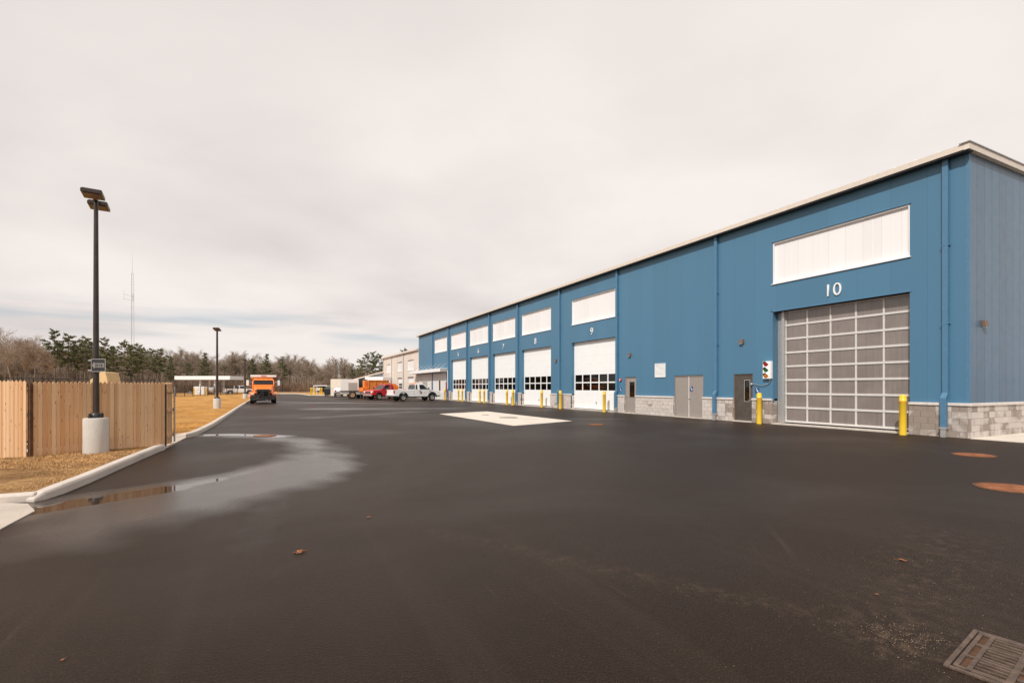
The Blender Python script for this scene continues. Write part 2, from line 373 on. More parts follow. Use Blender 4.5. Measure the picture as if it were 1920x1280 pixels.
def ground_mat(name, cols, s1=.7, s2=9, bump=.6):
    m, t, b = mk(name); v = ocoord(t)
    a = noise(t, v, s1, 6, .6, .5); c = noise(t, mapping(t, v, sc=(1, 1.7, 1), rot=(0, 0, .4)), s2, 6, .7); f = noise(t, v, 60, 4, .7)
    x = M(t, 'ADD', M(t, 'MULTIPLY', a, .4), M(t, 'ADD', M(t, 'MULTIPLY', c, .4), M(t, 'MULTIPLY', f, .2)))
    t.links.new(ramp(t, x, [(.36, cols[0]), (.46, cols[1]), (.56, cols[2]), (.66, cols[3])]), b.inputs['Base Color'])
    b.inputs['Roughness'].default_value = .95; b.inputs['Specular IOR Level'].default_value = .2
    setbump(t, b, M(t, 'ADD', c, f), bump, .05); return m
MT['lawn'] = ground_mat('dry_lawn', [(.20, .088, .022), (.40, .20, .055), (.56, .30, .085), (.66, .40, .14)])
MT['lawn_near'] = ground_mat('thin_dry_lawn', [(.10, .045, .018), (.27, .14, .055), (.54, .32, .135), (.72, .48, .25)], 1.2, 14, .9)
MT['litter'] = ground_mat('leaf_litter', [(.10, .065, .042), (.18, .12, .075), (.27, .18, .11), (.34, .23, .14)], .15, 2)
MT['blade'] = simple('straw_blade', (.55, .33, .14), .9, var=.35, vs=3.0)
MT['blade2'] = simple('gold_straw_blade', (.58, .32, .095), .9, var=.35, vs=.8)

def conc(name, c, sp=9, crack=0):
    m, t, b = mk(name); v = ocoord(t)
    a = noise(t, v, 1.1, 6, .6); f = noise(t, v, 40, 5, .7); g = noise(t, v, 180, 3)
    x = M(t, 'ADD', M(t, 'MULTIPLY', a, .5), M(t, 'MULTIPLY', f, .5))
    t.links.new(ramp(t, x, [(.3, tuple(k * .72 for k in c)), (.5, c), (.7, tuple(min(1, k * 1.12) for k in c))]), b.inputs['Base Color'])
    b.inputs['Roughness'].default_value = .88; setbump(t, b, M(t, 'ADD', f, g), .45, .006); return m
MT['curb'] = conc('kerb_granite', (.58, .51, .45)); MT['pad'] = conc('pad_concrete', (.66, .585, .50)); MT['apron'] = conc('apron_concrete', (.50, .43, .36))
MT['base'] = conc('lamp_base_concrete', (.52, .475, .42))
MT['padring'] = conc('grey_pad_cover', (.30, .265, .235))

def rust(name):
    m, t, b = mk(name); v = ocoord(t); a = noise(t, v, 5, 6, .65); f = noise(t, v, 70, 4)
    x = M(t, 'ADD', M(t, 'MULTIPLY', a, .6), M(t, 'MULTIPLY', f, .4))
    t.links.new(ramp(t, x, [(.33, (.10, .045, .025)), (.5, (.30, .110, .045)), (.66, (.42, .19, .09))]), b.inputs['Base Color'])
    b.inputs['Roughness'].default_value = .75; b.inputs['Metallic'].default_value = .15
    ch = t.nodes.new('ShaderNodeTexChecker'); ch.inputs['Scale'].default_value = 44; t.links.new(v, ch.inputs['Vector'])
    setbump(t, b, M(t, 'ADD', f, ch.outputs['Fac']), .5, .005); return m
MT['rust'] = rust('rusty_iron')
MT['rust2'] = simple('worn_cast_iron', (.115, .078, .058), .6, .25, var=.4, vs=14, bump=.5, bs=60)
MT['rustdk'] = simple('pit_rust', (.10, .045, .02), .9, var=.5, vs=8)

def wood_mat(name, c, dark):
    m, t, b = mk(name); v = ocoord(t); s = t.nodes.new('ShaderNodeSeparateXYZ'); t.links.new(v, s.inputs[0])
    wn = t.nodes.new('ShaderNodeTexWhiteNoise'); wn.noise_dimensions = '1D'; t.links.new(M(t, 'FLOOR', M(t, 'DIVIDE', s.outputs[0], .0735)), wn.inputs['W'])
    off = t.nodes.new('ShaderNodeCombineXYZ'); t.links.new(M(t, 'MULTIPLY', wn.outputs[0], 40.0), off.inputs[2]); t.links.new(s.outputs[0], off.inputs[0])
    ad = t.nodes.new('ShaderNodeVectorMath'); ad.operation = 'ADD'; t.links.new(v, ad.inputs[0]); t.links.new(off.outputs[0], ad.inputs[1])
    g = noise(t, mapping(t, ad.outputs[0], sc=(26, 1, 1.0)), 1.6, 6, .65, .8)
    vo = t.nodes.new('ShaderNodeTexVoronoi'); vo.inputs['Scale'].default_value = 1; t.links.new(mapping(t, ad.outputs[0], sc=(13, .01, 4.6)), vo.inputs['Vector'])
    kn = M(t, 'MULTIPLY', M(t, 'SUBTRACT', .20, vo.outputs['Distance']), 9, clamp=True)
    wn2 = t.nodes.new('ShaderNodeTexWhiteNoise'); wn2.noise_dimensions = '3D'; t.links.new(vo.outputs['Position'], wn2.inputs['Vector'])
    kn = M(t, 'MULTIPLY', kn, M(t, 'GREATER_THAN', wn2.outputs[0], .45))
    col = mixc(t, g, tuple(x * .74 for x in c), tuple(min(1, x * 1.12) for x in c))
    col = mixc(t, M(t, 'MULTIPLY', wn.outputs[0], .75), col, dark)
    col = mixc(t, M(t, 'MULTIPLY', kn, .9), col, (.09, .035, .015))
    t.links.new(col, b.inputs['Base Color']); b.inputs['Roughness'].default_value = .8
    setbump(t, b, g, .3, .003); return m
MT['cedar'] = wood_mat('cedar_picket', (.80, .55, .33), (.55, .25, .08))
MT['bark'] = simple('grey_brown_bark', (.24, .19, .15), .95, var=.3, vs=2)
MT['twig'] = simple('brown_twig', (.30, .228, .165), .95, var=.25, vs=.5)
MT['twig2'] = simple('grey_twig', (.34, .265, .20), .95, var=.25, vs=.5)
MT['brush'] = simple('russet_brush', (.26, .165, .105), .95, var=.35, vs=.4)
MT['needle'] = simple('pine_needles', (.125, .135, .055), .8, var=.5, vs=1.2)
MT['pbark'] = simple('pine_bark', (.15, .11, .085), .95, var=.3, vs=2)

# ---------------------------------------------------------------- ground
W = 19.4                                                   # front wall plane of the building
def struct(o): return tag(o, kind='structure')
# rolling ground sheet, rising to a wooded rise behind
xs = np.concatenate([np.linspace(-420, -120, 16), np.linspace(-110, 160, 46), np.linspace(180, 620, 14)]); ys = np.concatenate([np.linspace(-120, 140, 20), np.linspace(150, 520, 50)])
XX, YY = np.meshgrid(xs, ys, indexing='ij')
DD = np.sin(YAW) * XX + np.cos(YAW) * YY
t_ = np.clip((DD - 190) / 150, 0, 1); hgt = -0.06 + 7.5 * t_ * t_ * (3 - 2 * t_) + t_ * 1.2 * np.sin(XX * .045) * np.cos(YY * .03)
V = np.stack([XX, YY, hgt], -1).reshape(-1, 3); nx, ny = XX.shape
I = (np.arange(nx - 1)[:, None] * ny + np.arange(ny - 1)[None]).ravel()
F = np.stack([I, I + ny, I + ny + 1, I + 1], -1)
o = bpy.data.objects.new('ground', fast_mesh('ground', V, F, MT['litter'])); COL.objects.link(o); struct(o)
for p in o.data.polygons: p.use_smooth = True

# asphalt lot with its damp and sandy places as mesh attributes
def seg_d(px, py, a, b):
    ax, ay = a; bx, by = b; dx, dy = bx - ax, by - ay
    t = np.clip(((px - ax) * dx + (py - ay) * dy) / (dx * dx + dy * dy), 0, 1)
    return np.hypot(px - ax - t * dx, py - ay - t * dy)
def poly_sd(px, py, poly):
    d = np.full(px.shape, 1e9); ins = np.zeros(px.shape, bool); n = len(poly)
    for i in range(n):
        a, b = poly[i], poly[(i + 1) % n]; d = np.minimum(d, seg_d(px, py, a, b))
        c = ((a[1] > py) != (b[1] > py)) & (px < (b[0] - a[0]) * (py - a[1]) / (b[1] - a[1] + 1e-12) + a[0]); ins ^= c
    return np.where(ins, d, -d)
xs = np.unique(np.concatenate([np.linspace(-9, -3.2, 6), np.arange(-3.2, 8, .12), np.linspace(8, 60, 30)]))
ys = np.unique(np.concatenate([np.linspace(-12, -1, 6), np.arange(-1, 24, .12), np.linspace(24, 70, 40), np.linspace(75, 121, 8)]))
XX, YY = np.meshgrid(xs, ys, indexing='ij'); nx, ny = XX.shape
V = np.stack([XX, YY, np.zeros_like(XX)], -1).reshape(-1, 3)
I = (np.arange(nx - 1)[:, None] * ny + np.arange(ny - 1)[None]).ravel()
F = np.stack([I, I + ny, I + ny + 1, I + 1], -1)
me = fast_mesh('asphalt_lot', V, F, MT['asphalt'])
px, py = V[:, 0], V[:, 1]
damp = [(-2.9, 8.3), (-2.9, 7.0), (-2.1, 6.0), (-1.5, 5.9), (-1.0, 6.4), (-.3, 7.1), (.6, 7.9), (1.6, 9.7), (2.0, 12.5), (1.7, 15.2), (.7, 17.6), (-1.1, 18.7), (-2.1, 19.0), (-1.9, 17.9), (-.6, 16.8), (.15, 15.6), (.25, 13.6), (-.1, 12.0), (-.6, 10.7), (-1.5, 9.8), (-2.3, 9.1)]
sdv = poly_sd(px, py, damp)
wob = .16 * np.sin(px * 3.1 + py * 1.3) * np.sin(px * 1.7 - py * 2.3 + 1) + .08 * np.sin(px * 7 + py * 5)
wet = np.clip((sdv + .30 + wob) / (1.0 + .25 * np.sin(py * 1.1)), 0, 1) ** 1.25 * .66
core = [(-2.75, 8.40), (-2.1, 8.80), (-1.4, 9.20), (-.8, 9.75), (-.2, 10.5)]
rad = [.34, .40, .26, .10, .02]
dc = np.full(px.shape, -1e9)
for i in range(len(core) - 1): dc = np.maximum(dc, (rad[i] + rad[i + 1]) / 2 - seg_d(px, py, core[i], core[i + 1]))
wet = np.maximum(wet, np.clip(.72 + dc * 1.1, 0, 1) * (dc > -.4))
strip = [(-2.0, 18.9), (-1.2, 18.75), (-.2, 17.9), (.3, 17.3)]
ds = np.full(px.shape, -1e9)
for i in range(3): ds = np.maximum(ds, .24 - seg_d(px, py, strip[i], strip[i + 1]))
wet = np.maximum(wet, np.clip(.72 + ds * 2, 0, 1) * (ds > -.3))
for (a, b, r_, s_) in (((3, 38), (12, 34), 1.6, .4), ((2, 27), (9, 31), 1.0, .33), ((-1, 58), (10, 47), 1.6, .4), ((10, 22), (16, 19), .9, .25), ((.2, 9.2), (-.2, 5.4), .35, .16)):
    wet = np.maximum(wet, s_ * np.clip(1.4 - seg_d(px, py, a, b) / r_, 0, 1))
sand = np.clip(1.1 - np.hypot(px - 3.6, (py - 1.6)) / .5, 0, 1) * .8
sand = np.maximum(sand, np.clip(1 - seg_d(px, py, (3.5, 2.0), (1.6, 5.2)) / .16, 0, 1) * .5)
sand = np.maximum(sand, np.clip(1 - seg_d(px, py, (3.9, 1.7), (6.5, 2.6)) / .7, 0, 1) * .35)
sand = np.maximum(sand, np.clip(1 - np.hypot(px - 1.9, py - 1.15) / .45, 0, 1) * .45)
sand = np.maximum(sand, np.clip(1 - np.abs(px - 19.2) / .5, 0, 1) * .3)
for nm, arr in (('wet', wet), ('sand', sand)):
    at = me.attributes.new(nm, 'FLOAT', 'POINT'); at.data.foreach_set('value', arr.astype(np.float32))
o = bpy.data.objects.new('asphalt_lot', me); COL.objects.link(o); struct(o)

def prism(name, poly, z0, z1, mat, kind='structure', bevel=0):
    o = MB().ext(poly, z0, z1, 'z').build(name, mat, bevel=bevel)
    if kind: tag(o, kind=kind)
    return o
# kerb: swept along the drive edge
def sweep(name, line, prof, mat, taper=False):
    m = MB(); rows = []
    for i, p in enumerate(line):
        a = Vector(line[max(0, i - 1)]); b = Vector(line[min(len(line) - 1, i + 1)]); d = (b - a).normalized(); nrm = Vector((-d.y, d.x))   # left of travel
        tz = 1 if not taper else (.35, .8, 1)[min(i, 2)]
        rows.append([(p[0] + nrm.x * q[0], p[1] + nrm.y * q[0], q[1] * (tz if q[1] > 0 else 1)) for q in prof])
    k = len(prof); vs = [v for r in rows for v in r]; fs = []
    for i in range(len(rows) - 1):
        for j in range(k): fs.append((i * k + j, i * k + (j + 1) % k, (i + 1) * k + (j + 1) % k, (i + 1) * k + j))
    fs += [tuple(range(k)), tuple(range((len(rows) - 1) * k, len(rows) * k))[::-1]]
    return m.add(vs, fs).build(name, mat, bevel=.02)
KP = [(0, -.05), (0, .10), (.025, .14), (.165, .145), (.165, -.05)]
c1 = [(-2.93, 8.99), (-2.85, 9.13), (-2.76, 9.5), (-2.68, 10.4), (-2.60, 12), (-2.44, 14.6), (-2.38, 15.0)]
c2 = [(-2.30, 18.15), (-2.2, 18.6), (-2.12, 19.5), (-2.02, 23), (-2.0, 30), (-2.02, 40), (-2.0, 52), (-1.9, 62), (-2.2, 75), (-3.0, 92), (-3.6, 104), (-3.3, 112)]
tag(sweep('kerb', c1, KP, MT['curb'], True), kind='structure'); tag(sweep('kerb', c2, KP, MT['curb']), kind='structure')
tag(sweep('kerb', [(-6.4, 18.62), (-4, 18.35), (-2.34, 18.10)], [(0, -.05), (0, .10), (.03, .135), (.16, .14), (.16, -.05)], MT['curb']), kind='structure')
kb = [(x, y) for x, y in [(-12, 9.09), (-6, 9.08), (-2.95, 9.05)]]
tag(sweep('kerb', kb, [(0, -.05), (0, .085), (.02, .115), (.14, .12), (.14, -.05)], MT['curb']), kind='structure')
# far kerb and the planted island
c3 = [(-3.2, 119.5), (2, 119.8), (5.2, 118), (6.2, 108), (6.4, 97.5), (7.2, 95.2), (9.5, 92.6), (14, 90.8), (20, 90.5)]
tag(sweep('kerb', c3, KP, MT['curb']), kind='structure')
prism('apron', [(-12, 3), (-2.62, 3), (-2.70, 7.6), (-2.70, 8.3), (-2.95, 8.85), (-3.35, 9.12), (-12, 9.14)], -.05, .012, MT['apron'])
prism('path', [(-6.4, 15.05), (-2.42, 15.02), (-2.33, 18.12), (-6.4, 18.6)], -.05, .03, MT['apron'])
# lawns, gently uneven
def lawn(name, inner, zt, mat, step=.8, amp=.03):
    # inner: list of (x_edge, y) at the kerb back; sheet runs out to the left
    ys_ = np.array([p[1] for p in inner]); xe = np.array([p[0] for p in inner])
    yy = np.unique(np.concatenate([np.arange(ys_[0], ys_[-1], step), [ys_[-1]]])); xi = np.interp(yy, ys_, xe)
    us = np.concatenate([np.linspace(0, .12, 14), np.linspace(.14, 1, 20)])
    Vx = xi[:, None] - us[None] * 60; Vy = np.repeat(yy[:, None], len(us), 1)
    Vz = zt + amp * (np.sin(Vx * 1.3 + Vy * .7) + np.sin(Vx * .41 - Vy * .9)) * np.minimum(1, us[None] * 30)
    V = np.stack([Vx, Vy, Vz], -1).reshape(-1, 3); n = len(us)
    I = (np.arange(len(yy) - 1)[:, None] * n + np.arange(n - 1)[None]).ravel(); F = np.stack([I, I + 1, I + n + 1, I + n], -1)[:, ::-1]
    o = bpy.data.objects.new(name, fast_mesh(name, V, F, mat)); COL.objects.link(o); struct(o)
    for p in o.data.polygons: p.use_smooth = True
    return o
lawn('lawn', [(-2.97, 9.16), (-2.92, 9.4), (-2.88, 9.7), (-2.82, 10.4), (-2.75, 12), (-2.59, 14.6), (-2.58, 15.06)], .10, MT['lawn_near'], .25)
lawn('lawn', [(-2.45, 18.15), (-2.27, 19.5), (-2.17, 23), (-2.15, 30), (-2.17, 40), (-2.15, 52), (-2.05, 62), (-2.35, 75), (-3.2, 92), (-3.8, 104), (-3.5, 112)], .13, MT['lawn'], 1.2, .05)
prism('lawn_strip', [(-3.2, 119.9), (2, 120), (5.5, 118.3), (6.4, 108), (6.6, 97.6), (7.3, 95.5), (9.6, 92.9), (14, 91.1), (22, 90.8), (24, 135), (-60, 135), (-60, 119.9)], -.05, .12, MT['lawn'])
# dry grass blades standing on the near lawns
def blades(name, n, region, z, hmin, hmax, mat, label):
    r = np.random.RandomState(3); x0, x1, y0, y1, fx = region
    X = x0 + (x1 - x0) * r.rand(n); Y = y0 + (y1 - y0) * r.rand(n) ** fx
    edge = np.interp(Y, [9.3, 10.4, 12, 15, 18.2, 23, 60], [-3.15, -2.9, -2.82, -2.62, -2.5, -2.22, -2.2]); k = (X < edge) & ~((Y > 14.9) & (Y < 18.3))
    X, Y = X[k], Y[k]; n = len(X); a = r.rand(n) * 6.28; h = hmin + (hmax - hmin) * r.rand(n); ln = r.normal(0, .9, (n, 2)) * h[:, None]; w = .0035 + .004 * r.rand(n)
    b = np.stack([X, Y, np.full(n, z)], -1); s = np.stack([np.cos(a) * w, np.sin(a) * w, 0 * a], -1); tip = b + np.stack([ln[:, 0], ln[:, 1], h], -1)
    V = np.stack([b - s, b + s, tip], 1).reshape(-1, 3); F = np.arange(3 * n).reshape(n, 3)
    o = bpy.data.objects.new(name, fast_mesh(name, V, F, mat)); COL.objects.link(o); tag(o, label, 'grass', kind='stuff')
blades('grass', 60000, (-7.5, -2.6, 9.3, 15.6, 1.0), .09, .012, .045, MT['blade'], 'thin flattened straw-coloured grass in front of the picket gates')
blades('dry_grass', 60000, (-8.5, -2.2, 18.3, 45, 1.6), .12, .02, .06, MT['blade2'], 'golden dormant grass on the lawn behind the picket gates')

# concrete pad, covers and drains
prism('concrete_pad', [(8.97, 27.5), (12.65, 28.95), (12.67, 19.0), (8.96, 17.74)], -.02, .006, MT['pad'])
prism('walkway', [(19.30, 7.0), (19.2, 3.6), (60, 3.6), (60, 7.0)], -.05, .02, MT['pad'])
def cover(name, x, y, r, label, mat, z=0.0, rings=True):
    t = thing(name, label, 'manhole cover', (x, y, z))
    m = MB(); m.lathe([(r, 0), (r, .012), (r * .93, .014), (r * .93, .004)], 40); m.build('rim', MT['rustdk'] if mat == MT['rust'] else mat, t, fix=False)
    m = MB(); m.lathe([(r * .92, .005), (r * .92, .010), (0.0005, .011)], 40)
    if rings:
        for k in range(-6, 7):
            h = math.sqrt(max(0, .81 - (k / 7) ** 2)) * r * .92
            m.box(k * r / 7 - .012, k * r / 7 + .012, -h, h, .009, .0145)
    m.build('lid', mat, t); return t
cover('manhole_cover', 14.75, 5.29, .40, 'rusty round cover lying right of the two, nearest the block corner of the building', MT['rust'])
cover('manhole_cover', 10.45, 3.30, .44, 'large rusty perforated cover cut by the right edge of the photo', MT['rust'])
cover('manhole_cover', 12.31, 16.69, .36, 'small orange rusty cover in the asphalt just right of the pale concrete pad', MT['rust'])
cover('manhole_cover', 11.03, 22.45, .5, 'large grey round cover in the middle of the pale concrete pad', MT['padring'], .006, False)
cover('manhole_cover', 10.93, 25.2, .22, 'small grey round cover towards the far end of the concrete pad', MT['padring'], .006, False)
cover('manhole_cover', 3.1, 42.5, .3, 'small tan cover in the drive ahead of the white pickup', MT['rust'])
cover('storm_drain_cover', -.15, 17.75, .34, 'red rusty drain cover at the end of the wet strip by the kerb', MT['rust'])['category'] = 'drain cover'
# big catch basin grate
dg = thing('drain_grate', 'rusty cast iron catch basin grate with slots and square holes', 'drain grate', (4.10, 1.44, 0), R(-171))
# local: +x runs down the left edge (towards the camera), +y away to the right
m = MB(); Lx, Ly = .62, .62
m.box(-.035, Lx + .035, -.035, -.01, .0, .016).box(-.035, Lx + .035, Ly + .01, Ly + .035, 0, .016).box(-.035, -.01, -.01, Ly + .01, 0, .016).box(Lx + .01, Lx + .035, -.01, Ly + .01, 0, .016)
m.build('frame', MT['rust2'], dg, bevel=.003)
MB().box(0, Lx, 0, Ly, .0025, .0035).build('pit', MT['rustdk'], dg)
m = MB(); z0, z1 = .0045, .02
for x in (0, .2, .41, .60): m.box(x, x + .02, 0, Ly, z0, z1 - .001)
for y in (.0, .055, .21, .335, .46, .585): m.box(0, Lx, y, y + (.022 if y < .06 else .032), z0, z1)
for g in range(3):
    for k in range(4): m.box(g * .205 + .035 + k * .045, g * .205 + .05 + k * .045, .078, .209, z0, z1 - .003)
for g in range(3):
    m.box(g * .205 + .095, g * .205 + .122, .243, Ly, z0, z1 - .002)
m.build('grate', MT['rust2'], dg, bevel=.002)
# loose grit
r = np.random.RandomState(5); n = 2600
X = np.concatenate([3.62 + r.normal(0, .16, 700), r.normal(4.7, .8, 350), np.linspace(3.5, 2.2, 180) + r.normal(0, .05, 180), r.uniform(-2, 6, 150)])
Y = np.concatenate([1.62 + r.normal(0, .15, 700), r.normal(2.0, .4, 350), np.linspace(1.8, 3.9, 180) + r.normal(0, .07, 180), r.uniform(1, 6, 150)])
k = ~((X > 3.42) & (X < 4.15) & (Y < 1.46)); X, Y = X[k], Y[k]; n = len(X)
s = (.0012 + .0030 * r.rand(n) ** 3); ang = r.rand(n) * 6.28
base = np.array([[1, 0, 0], [-.5, .8, 0], [-.6, -.8, .1], [.1, 0, 1.1]])
ca, sa = np.cos(ang), np.sin(ang)
V = np.stack([X[:, None] + s[:, None] * (base[None, :, 0] * ca[:, None] - base[None, :, 1] * sa[:, None]), Y[:, None] + s[:, None] * (base[None, :, 0] * sa[:, None] + base[None, :, 1] * ca[:, None]), .001 + s[:, None] * base[None, :, 2]], -1).reshape(-1, 3)
f4 = np.array([[0, 1, 3], [1, 2, 3], [2, 0, 3]]); F = (np.arange(n)[:, None, None] * 4 + f4[None]).reshape(-1, 3)
MT['grit'] = simple('pale_grit', (.27, .19, .12), .85, var=.5, vs=40)
o = bpy.data.objects.new('gravel', fast_mesh('gravel', V, F, MT['grit'])); COL.objects.link(o); tag(o, 'loose sandy grit washed up around the catch basin grate', 'gravel', kind='stuff')
# dry leaves
def leaf(x, y, s, rz, label):
    m = MB(); pts = []
    for k in range(16):
        a = 2 * math.pi * k / 16; q = (1 if k % 2 == 0 else .52) * (1.2 if k in (0,) else .9); pts.append((q * s * math.cos(a), q * s * .7 * math.sin(a), .004 + .012 * abs(math.sin(a * 1.5)) * s / .06))
    vs = [(0, 0, .006)] + pts; m.add(vs, [(0, k + 1, (k + 1) % 16 + 1) for k in range(16)])
    m.tube((s * .9, 0, .006), (s * 1.6, .01, .004), .0015, n=5)
    o = m.build('fallen_leaf', MT['leafm'], fix=False); o.location = (x, y, .002); o.rotation_euler = (0, 0, rz)
    sol = o.modifiers.new('s', 'SOLIDIFY'); sol.thickness = .0012
    tag(o, label, 'leaf', 'dry leaves on the asphalt')
for (qx, qy, s, rz, lb) in ((561, 1036, .075, 0.4, 'largest curled brown leaf lying alone on the dark asphalt in front of the puddle'), (691, 970, .04, 1.2, 'small reddish leaf right of the long puddle'), (1693, 1051, .045, 2.0, 'tan leaf on the asphalt at the right, above the drain grate'),
                            (1644, 1115, .02, .3, 'tiny orange leaf scrap left of the drain grate'), (117, 1238, .018, .9, 'tiny leaf scrap at the lower left of the asphalt'), (505, 1213 - 30, .012, .1, 'speck of leaf in the lower left foreground')):
    if 'speck' in lb: continue
    g = G(qx, qy); leaf(g.x, g.y, s, rz, lb)

# ---------------------------------------------------------------- main building
Y0, Y1 = 7.07, 69.1; ZE = 8.9; ZC = 1.0
mb = thing('maintenance_garage', 'long blue metal garage with numbered overhead doors and a block base', 'garage building', (W, Y0, 0))
OX, OY = W, Y0                                             # local origin
def part(m, name, mat, parent=mb, bevel=0, org=(OX, OY)):   # meshes written in world metres, stored relative to the building
    m.v = [(a - org[0], b - org[1], c) for a, b, c in m.v]; return m.build(name, mat, parent, bevel)
bays = [  # window y0,y1, overhead door?, number
 (8.62, 13.62, 'glazed', '10'), (24.26, 29.15, 'door', '9'), (32.03, 36.85, 'door', '8'), (38.11, 42.92, 'door', '7'), (44.07, 48.95, 'door', '6'), (50.06, 55.0, 'door', '5'), (56.55, 61.49, None, None)]
ops = []
for a, b, k, n in bays:
    ops.append((a, b, 6.0, 7.8))
    if k: ops.append((a, b, .06, 4.75 if k == 'door' else 4.82))
mandoors = [(22.32, 23.32, .06, 2.19), (17.36, 19.30, .06, 2.20), (14.58, 15.58, .06, 2.19)]
ops += mandoors
def wallface(y0, y1, z0, z1, X, holes, depth, thick=None):
    m = MB(); ycuts = sorted({y0, y1} | {v for h in holes for v in (max(y0, min(y1, h[0])), max(y0, min(y1, h[1])))})
    zc = sorted({z0, z1} | {v for h in holes for v in (max(z0, min(z1, h[2])), max(z0, min(z1, h[3])))})
    for a, b in zip(ycuts, ycuts[1:]):
        for c, d in zip(zc, zc[1:]):
            ym, zm = (a + b) / 2, (c + d) / 2
            if any(h[0] < ym < h[1] and h[2] < zm < h[3] for h in holes): continue
            m.quad((X, b, c), (X, a, c), (X, a, d), (X, b, d))
    for h in holes:
        a, b, c, d = h; c2, d2 = max(c, z0), min(d, z1)
        if c2 >= d2: continue
        m.quad((X, a, c2), (X + depth, a, c2), (X + depth, a, d2), (X, a, d2)); m.quad((X + depth, b, c2), (X, b, c2), (X, b, d2), (X + depth, b, d2))
        if d <= z1: m.quad((X, a, d), (X + depth, a, d), (X + depth, b, d), (X, b, d))
        if c >= z0: m.quad((X + depth, a, c), (X, a, c), (X, b, c), (X + depth, b, c))
    return m
def addwall(m, name, mat):
    m.v = [(a - OX, b - OY, c) for a, b, c in m.v]; return m.build(name, mat, mb, fix=False)
ENT = 56.0                                                  # the entrance bay starts here
addwall(wallface(Y0, Y1, ZC + .09, ZE + .05, W, ops, .3), 'wall', MT['blue'])
# shift texture origins: object coords are relative to building, fine
edges = sorted([(a, b) for a, b, c, d in ops if c < .5]); y = Y0
for a, b in edges + [(ENT, ENT)]:
    if a > y + .02:
        m = MB().box(W - .07, W + .30, y if y > Y0 else Y0 - .06, a, -.05, ZC); part(m, 'block_base', MT['block'])
        part(MB().box(W - .11, W + .02, y if y > Y0 else Y0 - .10, a, ZC + .001, ZC + .09), 'stone_cap', MT['cap'], bevel=.012)
    y = b
# end wall
XE = 62.0
m = MB(); m.quad((W, Y0, ZC + .09), (XE, Y0, ZC + .09), (XE, Y0, 9.75), (W, Y0, ZE)); addwall(m, 'end_wall', MT['blue_end'])
m = MB(); m.quad((W - .069, Y0 - .063, -.05), (XE, Y0 - .063, -.05), (XE, Y0 - .063, ZC), (W - .069, Y0 - .063, ZC)); addwall(m, 'block_base', MT['block_end'])
part(MB().box(W + .021, XE, Y0 - .10, Y0 + .02, ZC, ZC + .09), 'stone_cap', MT['cap'], bevel=.012)
part(MB().box(W - .012, W + .09, Y0 - .012, Y0 + .09, ZC + .091, ZE - .07), 'corner_trim', MT['blue_trim'])
# far end, back and slab so nothing is hollow
m = MB(); m.quad((W, Y1, 0), (XE, Y1, 0), (XE, Y1, 9.6), (W, Y1, ZE + .1)); m.quad((XE, Y0, 0), (XE, Y1, 0), (XE, Y1, 9.6), (XE, Y0, 9.6)); addwall(m, 'rear_wall', MT['blue_end'])
m = MB(); m.box(W + .35, W + 11, Y0 + .1, 56, .02, .05); part(m, 'floor_slab', MT['apron'])
m = MB(); m.quad((W + 11, Y0, 0), (W + 11, Y1, 0), (W + 11, Y1, 8.8), (W + 11, Y0, 8.8)); m.quad((W + .4, Y0 + .2, 0), (W + 11, Y0 + .2, 0), (W + 11, Y0 + .2, 8.8), (W + .4, Y0 + .2, 8.8))
for yy in (16.4, 23.8): m.quad((W + .4, yy, 0), (W + 11, yy, 0), (W + 11, yy, 8.8), (W + .4, yy, 8.8))
part(m, 'partition', MT['intwall'])
# roof, fascia gutter, rake, seams
m = MB(); DZ = .86 / (XE - W)
m.hexa([(W - .26, Y0 - .12, 9.02), (XE, Y0 - .12, 9.88), (XE, Y1 + .1, 9.88), (W - .26, Y1 + .1, 9.02), (W - .26, Y0 - .12, 9.055), (XE, Y0 - .12, 9.915), (XE, Y1 + .1, 9.915), (W - .26, Y1 + .1, 9.055)])
k = Y0
while k < Y1: m.box(W - .33, W - .18, k, k + .035, 9.056, 9.10); k += .61
part(m, 'roof', MT['steelwhite'])
m = MB(); m.ext([(W - .35, 9.06), (W - .34, 8.885), (W - .12, 8.88), (W - .10, 8.96), (W - .1, 9.01), (W - .30, 9.015), (W - .31, 9.06)], Y0 - .1, Y1 + .08)
part(m, 'gutter', MT['trim'])
part(MB().box(W - .31, W - .004, Y0 - .10, Y1, 8.835, 8.872), 'soffit_shade', MT['black'])  # eave underside made black to deepen the shadow below the gutter
m = MB(); m.hexa([(W - .35, Y0 - .14, 8.865), (XE, Y0 - .14, 9.725), (XE, Y0 - .005, 9.725), (W - .35, Y0 - .005, 8.865), (W - .35, Y0 - .14, 9.065), (XE, Y0 - .14, 9.925), (XE, Y0 - .005, 9.925), (W - .35, Y0 - .005, 9.065)])
for xx in range(0, 40, 3): m.box(W + 2.6 + xx, W + 2.61 + xx, Y0 - .145, Y0 - .14, 8.90 + (2.9 + xx) * DZ, 9.05 + (2.9 + xx) * DZ)
part(m, 'rake_fascia', MT['trim'])
m = MB(); m.hexa([(W - .40, Y0 - .17, 9.067), (XE, Y0 - .17, 9.927), (XE, Y0 + .1, 9.927), (W - .40, Y0 + .1, 9.067), (W - .40, Y0 - .17, 9.095), (XE, Y0 - .17, 9.955), (XE, Y0 + .1, 9.955), (W - .40, Y0 + .1, 9.095)])
part(m, 'rake_cap', MT['galv'])
